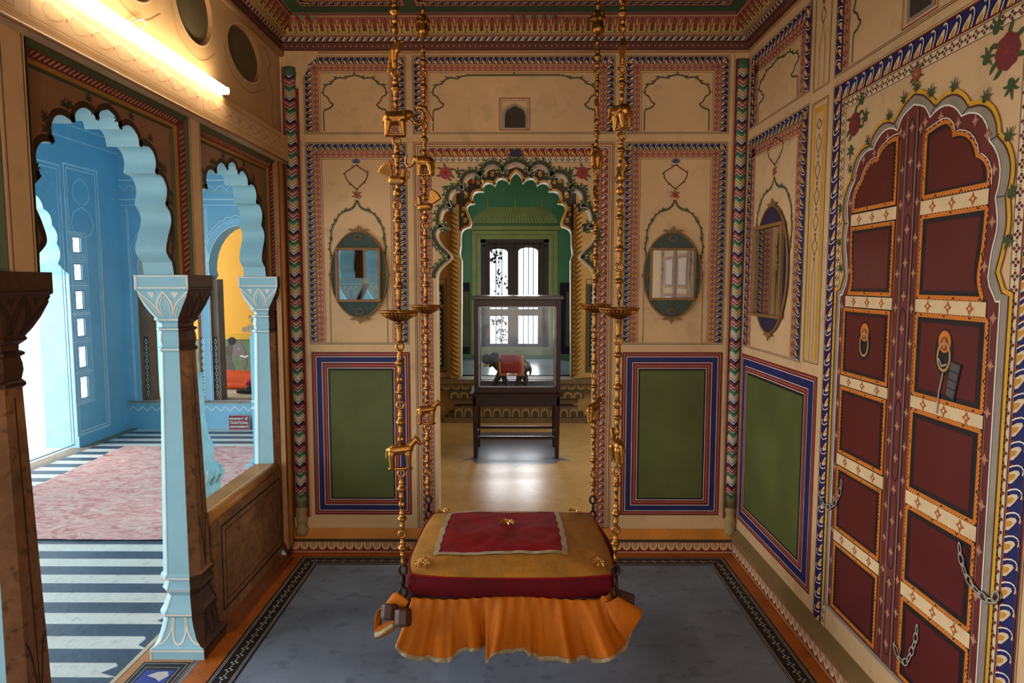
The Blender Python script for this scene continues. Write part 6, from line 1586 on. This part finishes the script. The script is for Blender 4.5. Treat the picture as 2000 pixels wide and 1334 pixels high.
# ---- saffron cloth hanging below the cushion
cl = thing('draped_cloth', 'saffron cloth with silver hem gathered under the cushion and hanging in folds', 'cloth', (CXc, 2.43, .42))
hem = [(-.440, .268), (-.425, .235), (-.385, .215), (-.34, .206), (-.29, .202), (-.245, .205), (-.215, .226), (-.185, .238), (-.14, .243), (-.118, .228), (-.108, .200), (-.098, .205), (-.086, .228), (-.05, .238), (-.01, .240), (.030, .238), (.055, .215), (.085, .202), (.13, .200), (.17, .204), (.21, .200), (.25, .204), (.285, .202), (.31, .206), (.345, .222), (.385, .240), (.42, .275), (.452, .335)]
hemc = catm(hem, 5)
def cloth_sheet(hemc, name, mat, f0, f1, off=0.0, par=None):
    mb = MB(); n = len(hemc)-1; J = 22; vv = []
    for j in range(J+1):
        f = f0+(f1-f0)*j/J
        for i, (hx, hz) in enumerate(hemc):
            s = i/n; tx = -.385+.752*s; tz = .436-.006*math.sin(s*PI*3)+(.012 if s > .93 else 0)
            fold = .020*math.sin(s*29+.8)+.030*max(0, math.sin(s*44+1.2))**2-.012+.026*math.sin(s*15+1)+.014*max(0, math.sin(s*71+.5))**3
            prom = math.exp(-((s-.375)/.022)**2)*.022+math.exp(-((s-.18)/.03)**2)*.03-math.exp(-((s-.34)/.02)**2)*.03+math.exp(-((s-.74)/.03)**2)*.03+math.exp(-((s-.88)/.035)**2)*.05
            x = tx+(hx-tx)*f**1.15; z = tz+(hz-tz)*f
            y = 2.425-.010*math.sin(PI*f)-(fold*f**.8+prom*f)*.95-.025*f
            g = .004*math.sin(s*110)*(1-f)**3
            if s < .06: y += .05*(1-s/.06)*f
            if s > .95: y += .05*(s-.95)/.05
            z += max(0, 2.40-y)*.52*f
            vv.append((x-CXc, y-2.43+g-off, z-.42))
    mb.mesh(vv, [(j*(n+1)+i, j*(n+1)+i+1, (j+1)*(n+1)+i+1, (j+1)*(n+1)+i) for j in range(J) for i in range(n)], mat, True)
    o = mb.build(name, par or cl); md = o.modifiers.new('t', 'SOLIDIFY'); md.thickness = .002; return o
ff_ = cloth_sheet(hemc, 'front_fall', SAFF, 0, .94)
tag(cloth_sheet(hemc, 'hem_trim', SILVER, .925, 1.0, .001, ff_), 'silver ribbon along the hem')
def ribbon(pts, name, mat, ws, lab=None):
    """pts: centre-line; ws: list of (width vector) per point"""
    mb = MB(); vv = []; n = len(pts)
    P = catm(pts, 6); W = catm([tuple(w_) for w_ in ws], 6); J = 6
    for p, w_ in zip(P, W):
        p = Vector(p); w_ = Vector(w_)
        for j in range(J+1): q = p+w_*(j/J-.5)+Vector((0, -.006*math.sin(PI*j/J), 0)); vv.append(loc2(q))
    mb.mesh(vv, [(i*(J+1)+j, i*(J+1)+j+1, (i+1)*(J+1)+j+1, (i+1)*(J+1)+j) for i in range(len(P)-1) for j in range(J)], mat, True)
    o = mb.build(name, cl); md = o.modifiers.new('t', 'SOLIDIFY'); md.thickness = .002
    if lab: tag(o, lab)
    return o
loc2 = lambda q: (q[0]-CXc, q[1]-2.43, q[2]-.42)
# left end: swings out round the pegs and folds back
ribbon([(-.405, 2.42, .405), (-.455, 2.43, .425), (-.497, 2.44, .395), (-.513, 2.44, .345), (-.515, 2.44, .305)], 'left_wrap', SAFF, [(.02, .0, .04), (.015, .04, .04), (.022, .05, .005), (.02, .04, .0), (.022, .02, .0)])
ribbon([(-.522, 2.435, .300), (-.505, 2.43, .302), (-.475, 2.43, .318), (-.448, 2.43, .335)], 'left_wrap', SAFF, [(.0, .0, .055), (.004, 0, .05), (-.01, 0, .045), (-.015, 0, .03)])
tag(ribbon([(-.524, 2.428, .288), (-.503, 2.423, .297), (-.478, 2.423, .315), (-.452, 2.423, .333)], 'hem_trim', SILVER, [(0, 0, .022), (.004, 0, .022), (-.006, 0, .02), (-.008, 0, .016)]), 'silver ribbon along the hem')
# right end: gathered over the peg
ribbon([(.350, 2.415, .435), (.385, 2.405, .400), (.415, 2.40, .365), (.430, 2.40, .335)], 'right_wrap', SAFF, [(.05, .01, .02), (.085, .03, .03), (.09, .04, .06), (.07, .03, .09)])
# right rear edge of cloth
ribbon([(.375, 3.02, .47), (.405, 2.85, .45), (.41, 2.70, .43), (.40, 2.58, .42)], 'side_fall', SAFF, [(.0, .0, .06), (0, 0, .07), (0, 0, .06), (0, 0, .04)])

# ================================================================== DISPLAY TABLE, CASE, ELEPHANT
ty = 5.90; tz0 = ZF2
tb = thing('display_table', 'dark mahogany stand with tapering legs carrying the glass case', 'table', (.002, ty, tz0))
m_ = MB(); m_.box(-.395, .395, -.26, .26, .535, .560, WOODD); m_.build('tabletop', tb, bevel=.006)
m_ = MB(); m_.box(-.362, .362, -.23, -.21, .455, .535, WOODD); m_.box(-.362, .362, .21, .23, .455, .535, WOODD); m_.box(-.362, -.342, -.23, .23, .455, .535, WOODD); m_.box(.342, .362, -.23, .23, .455, .535, WOODD); m_.build('apron', tb)
for sx in (-1, 1):
    for sy in (-1, 1):
        m_ = MB(); b0, b1 = .016, .024; cx, cy = sx*.345, sy*.205
        lo = [(cx+a*b0, cy+b*b0, 0) for a, b in ((-1, -1), (1, -1), (1, 1), (-1, 1))]; hi = [(cx+a*b1, cy+b*b1, .50) for a, b in ((-1, -1), (1, -1), (1, 1), (-1, 1))]
        m_.mesh(lo+hi, [(0, 3, 2, 1), (4, 5, 6, 7), (0, 1, 5, 4), (1, 2, 6, 5), (2, 3, 7, 6), (3, 0, 4, 7)], WOODD); m_.build('leg', tb, bevel=.003)
for sy in (-1, 1): m_ = MB(); m_.box(-.34, .34, sy*.205-.012, sy*.205+.012, .165, .190, WOODD); m_.build('stretcher', tb, bevel=.003)
for sx in (-1, 1): m_ = MB(); m_.box(sx*.345-.010, sx*.345+.010, -.2, .2, .165, .188, WOODD); m_.build('stretcher', tb, bevel=.003)
gc = thing('glass_case', 'smudged glass display case in a dark wooden frame over the elephant figurine', 'display case', (.010, ty, tz0+.561))
hc = .815
for sx in (-1, 1):
    for sy in (-1, 1): m_ = MB(); m_.box(sx*.345-.018, sx*.345+.018, sy*.20-.016, sy*.20+.016, 0, hc-.03, WOODD); m_.build('corner_post', gc, bevel=.002)
for (z0, z1) in ((0, .045), (hc-.085, hc-.03)):
    for sy in (-1, 1): m_ = MB(); m_.box(-.362, .362, sy*.20-.014, sy*.20+.014, z0, z1, WOODD); m_.build('rail', gc, bevel=.002)
    for sx in (-1, 1): m_ = MB(); m_.box(sx*.345-.014, sx*.345+.014, -.2, .2, z0, z1, WOODD); m_.build('rail', gc, bevel=.002)
m_ = MB(); m_.box(-.382, .382, -.235, .235, hc-.03, hc, M('case_lid_grey', (96, 92, 96), .3, var=.2)); m_.build('lid', gc, bevel=.008)
m_ = MB(); m_.box(-.34, .34, -.19, .19, 0.0, .012, WOODD); m_.build('case_floor', gc)
for sy in (-1, 1): m_ = MB(); m_.box(-.328, .328, sy*.200-.0015, sy*.200+.0015, .045, hc-.085, GLASS); m_.build('glass_pane', gc)
for sx in (-1, 1): m_ = MB(); m_.box(sx*.345-.0015, sx*.345+.0015, -.185, .185, .045, hc-.085, GLASS); m_.build('glass_pane', gc)
SEAL = M('clouded_sealant', (190, 196, 206), .6, var=.3, scale=30)
for sy in (-.192,):
    for (a, b, c, d) in ((-.328, -.316, .045, hc-.085), (.316, .328, .045, hc-.085), (-.328, .328, .045, .056), (-.328, .328, hc-.095, hc-.085)):
        m_ = MB(); m_.box(a, b, sy-.003, sy+.001, c, d, SEAL); m_.build('sealant_strip', gc)

el = thing('elephant_figurine', 'dark painted wooden elephant figurine with raised trunk and red saddlecloth inside the case', 'figurine', (-.055, ty-.02, tz0+.573))
ELM = M('black_elephant_paint', (20, 18, 20), .4, var=.3, scale=20)
s = .1
E_ = [((.07, 0, .205), .078, (-.075, 0, .215), .076), ((-.09, 0, .225), .066, (-.125, 0, .250), .058), ((.09, 0, .195), .072, (.11, 0, .180), .062),
      ((-.135, 0, .262), .050, (-.165, 0, .250), .036), ((-.165, 0, .255), .030, (-.200, 0, .228), .024), ((-.200, 0, .228), .024, (-.222, 0, .240), .021), ((-.222, 0, .240), .021, (-.222, 0, .272), .018), ((-.222, 0, .272), .018, (-.198, 0, .290), .015), ((-.198, 0, .290), .014, (-.180, 0, .283), .010),
      ((-.150, 0, .215), .022, (-.175, 0, .188), .010), ((-.140, 0, .288), .026, (-.120, 0, .292), .024)]
for sy in (-1, 1):
    E_ += [((-.070, sy*.040, .16), .034, (-.108, sy*.042, .085), .024), ((-.108, sy*.042, .085), .024, (-.125+.02*sy, sy*.042, .020), .023)] if sy < 0 else [((-.060, sy*.040, .16), .034, (-.050, sy*.042, .085), .024), ((-.050, sy*.042, .085), .024, (-.025, sy*.042, .020), .023)]
    E_ += [((.100, sy*.038, .16), .040, (.080, sy*.042, .085), .026), ((.080, sy*.042, .085), .026, (.062, sy*.042, .020), .023)] if sy < 0 else [((.105, sy*.038, .16), .040, (.135, sy*.042, .085), .026), ((.135, sy*.042, .085), .026, (.150, sy*.042, .020), .023)]
E_ += [((.160, 0, .220), .012, (.185, 0, .170), .010), ((.185, 0, .170), .010, (.178, 0, .125), .012)]
bo = link('body', capsule_mesh(E_, 'body', ELM, .006, 3), el)
for sy in (-1, 1):
    mb = MB(); pts = catm([(-.115, .268), (-.085, .272), (-.070, .245), (-.078, .205), (-.098, .180), (-.115, .200), (-.122, .235)], 4, True)
    f = [(a, sy*(.062+.016*((a+.12)/.05)), b) for a, b in pts]; mb.face(f if sy < 0 else f[::-1], M('ear_bronze', (78, 62, 52), .4)); o = mb.build('ear', el); md = o.modifiers.new('t', 'SOLIDIFY'); md.thickness = .006
    mb = MB(); mb.tube([(-.178, sy*.022, .215), (-.200, sy*.026, .196), (-.228, sy*.026, .193)], .007, M('ivory_tusk', (220, 176, 96), .4), 8, radii=[.007, .006, .003]); tag(mb.build('tusk', el), 'yellowed ivory tusk')
    mb = MB(); mb.lathe([(.0001, .004), (.004, .003), (.005, 0)], WHITE, n=8); o = mb.build('eye', el); o.location = (-.158, sy*.036, .262); o.rotation_euler = (sy*-PI/2, 0, 0)
# red saddlecloth draped over the back
RED = M('red_saddlecloth', (150, 26, 34), .55, var=.15); GLD = M('gold_fringe_paint', (206, 140, 50), .45)
def saddle(r0, mat, x0, x1, a_, name, lab):
    mb = MB(); n = 22; J = 10; vv = []
    for j in range(J+1):
        x = x0+(x1-x0)*j/J; cz = .212-.05*(x-0)*.3-(.012 if x > .07 else 0)
        for i in range(n+1):
            t = -a_+2*a_*i/n; R1 = r0+.004
            zz_ = cz+R1*math.cos(t) if abs(t) < PI/2 else cz-(abs(t)-PI/2)*.075; yy = R1*math.sin(t) if abs(t) < PI/2 else math.copysign(R1+.004*(abs(t)-PI/2), t)
            vv.append((x, yy, zz_))
    mb.mesh(vv, [(j*(n+1)+i, j*(n+1)+i+1, (j+1)*(n+1)+i+1, (j+1)*(n+1)+i) for j in range(J) for i in range(n)], mat, True)
    o = mb.build(name, el); md = o.modifiers.new('t', 'SOLIDIFY'); md.thickness = .004; md.offset = 1; tag(o, lab); return o
saddle(.079, RED, -.075, .100, PI/2+.85, 'saddlecloth', 'red saddlecloth')
saddle(.080, GLD, -.092, -.075, PI/2+1.0, 'fringe', 'gold fringe of the saddlecloth'); saddle(.079, GLD, .100, .122, PI/2+1.0, 'fringe', 'gold fringe of the saddlecloth')
for sy in (-1, 1):
    mb = MB()
    for k in range(18): x = -.088+k*.0122; mb.box(x, x+.008, sy*.086-.004, sy*.086+.004, .118, .146, GLD)
    tag(mb.build('fringe', el), 'gold fringe of the saddlecloth')
mb = MB(); mb.box(-.05, .03, -.092, -.088, .225, .231, GLD); tag(mb.build('painted_stroke', el), 'gold brush stroke on the saddlecloth')
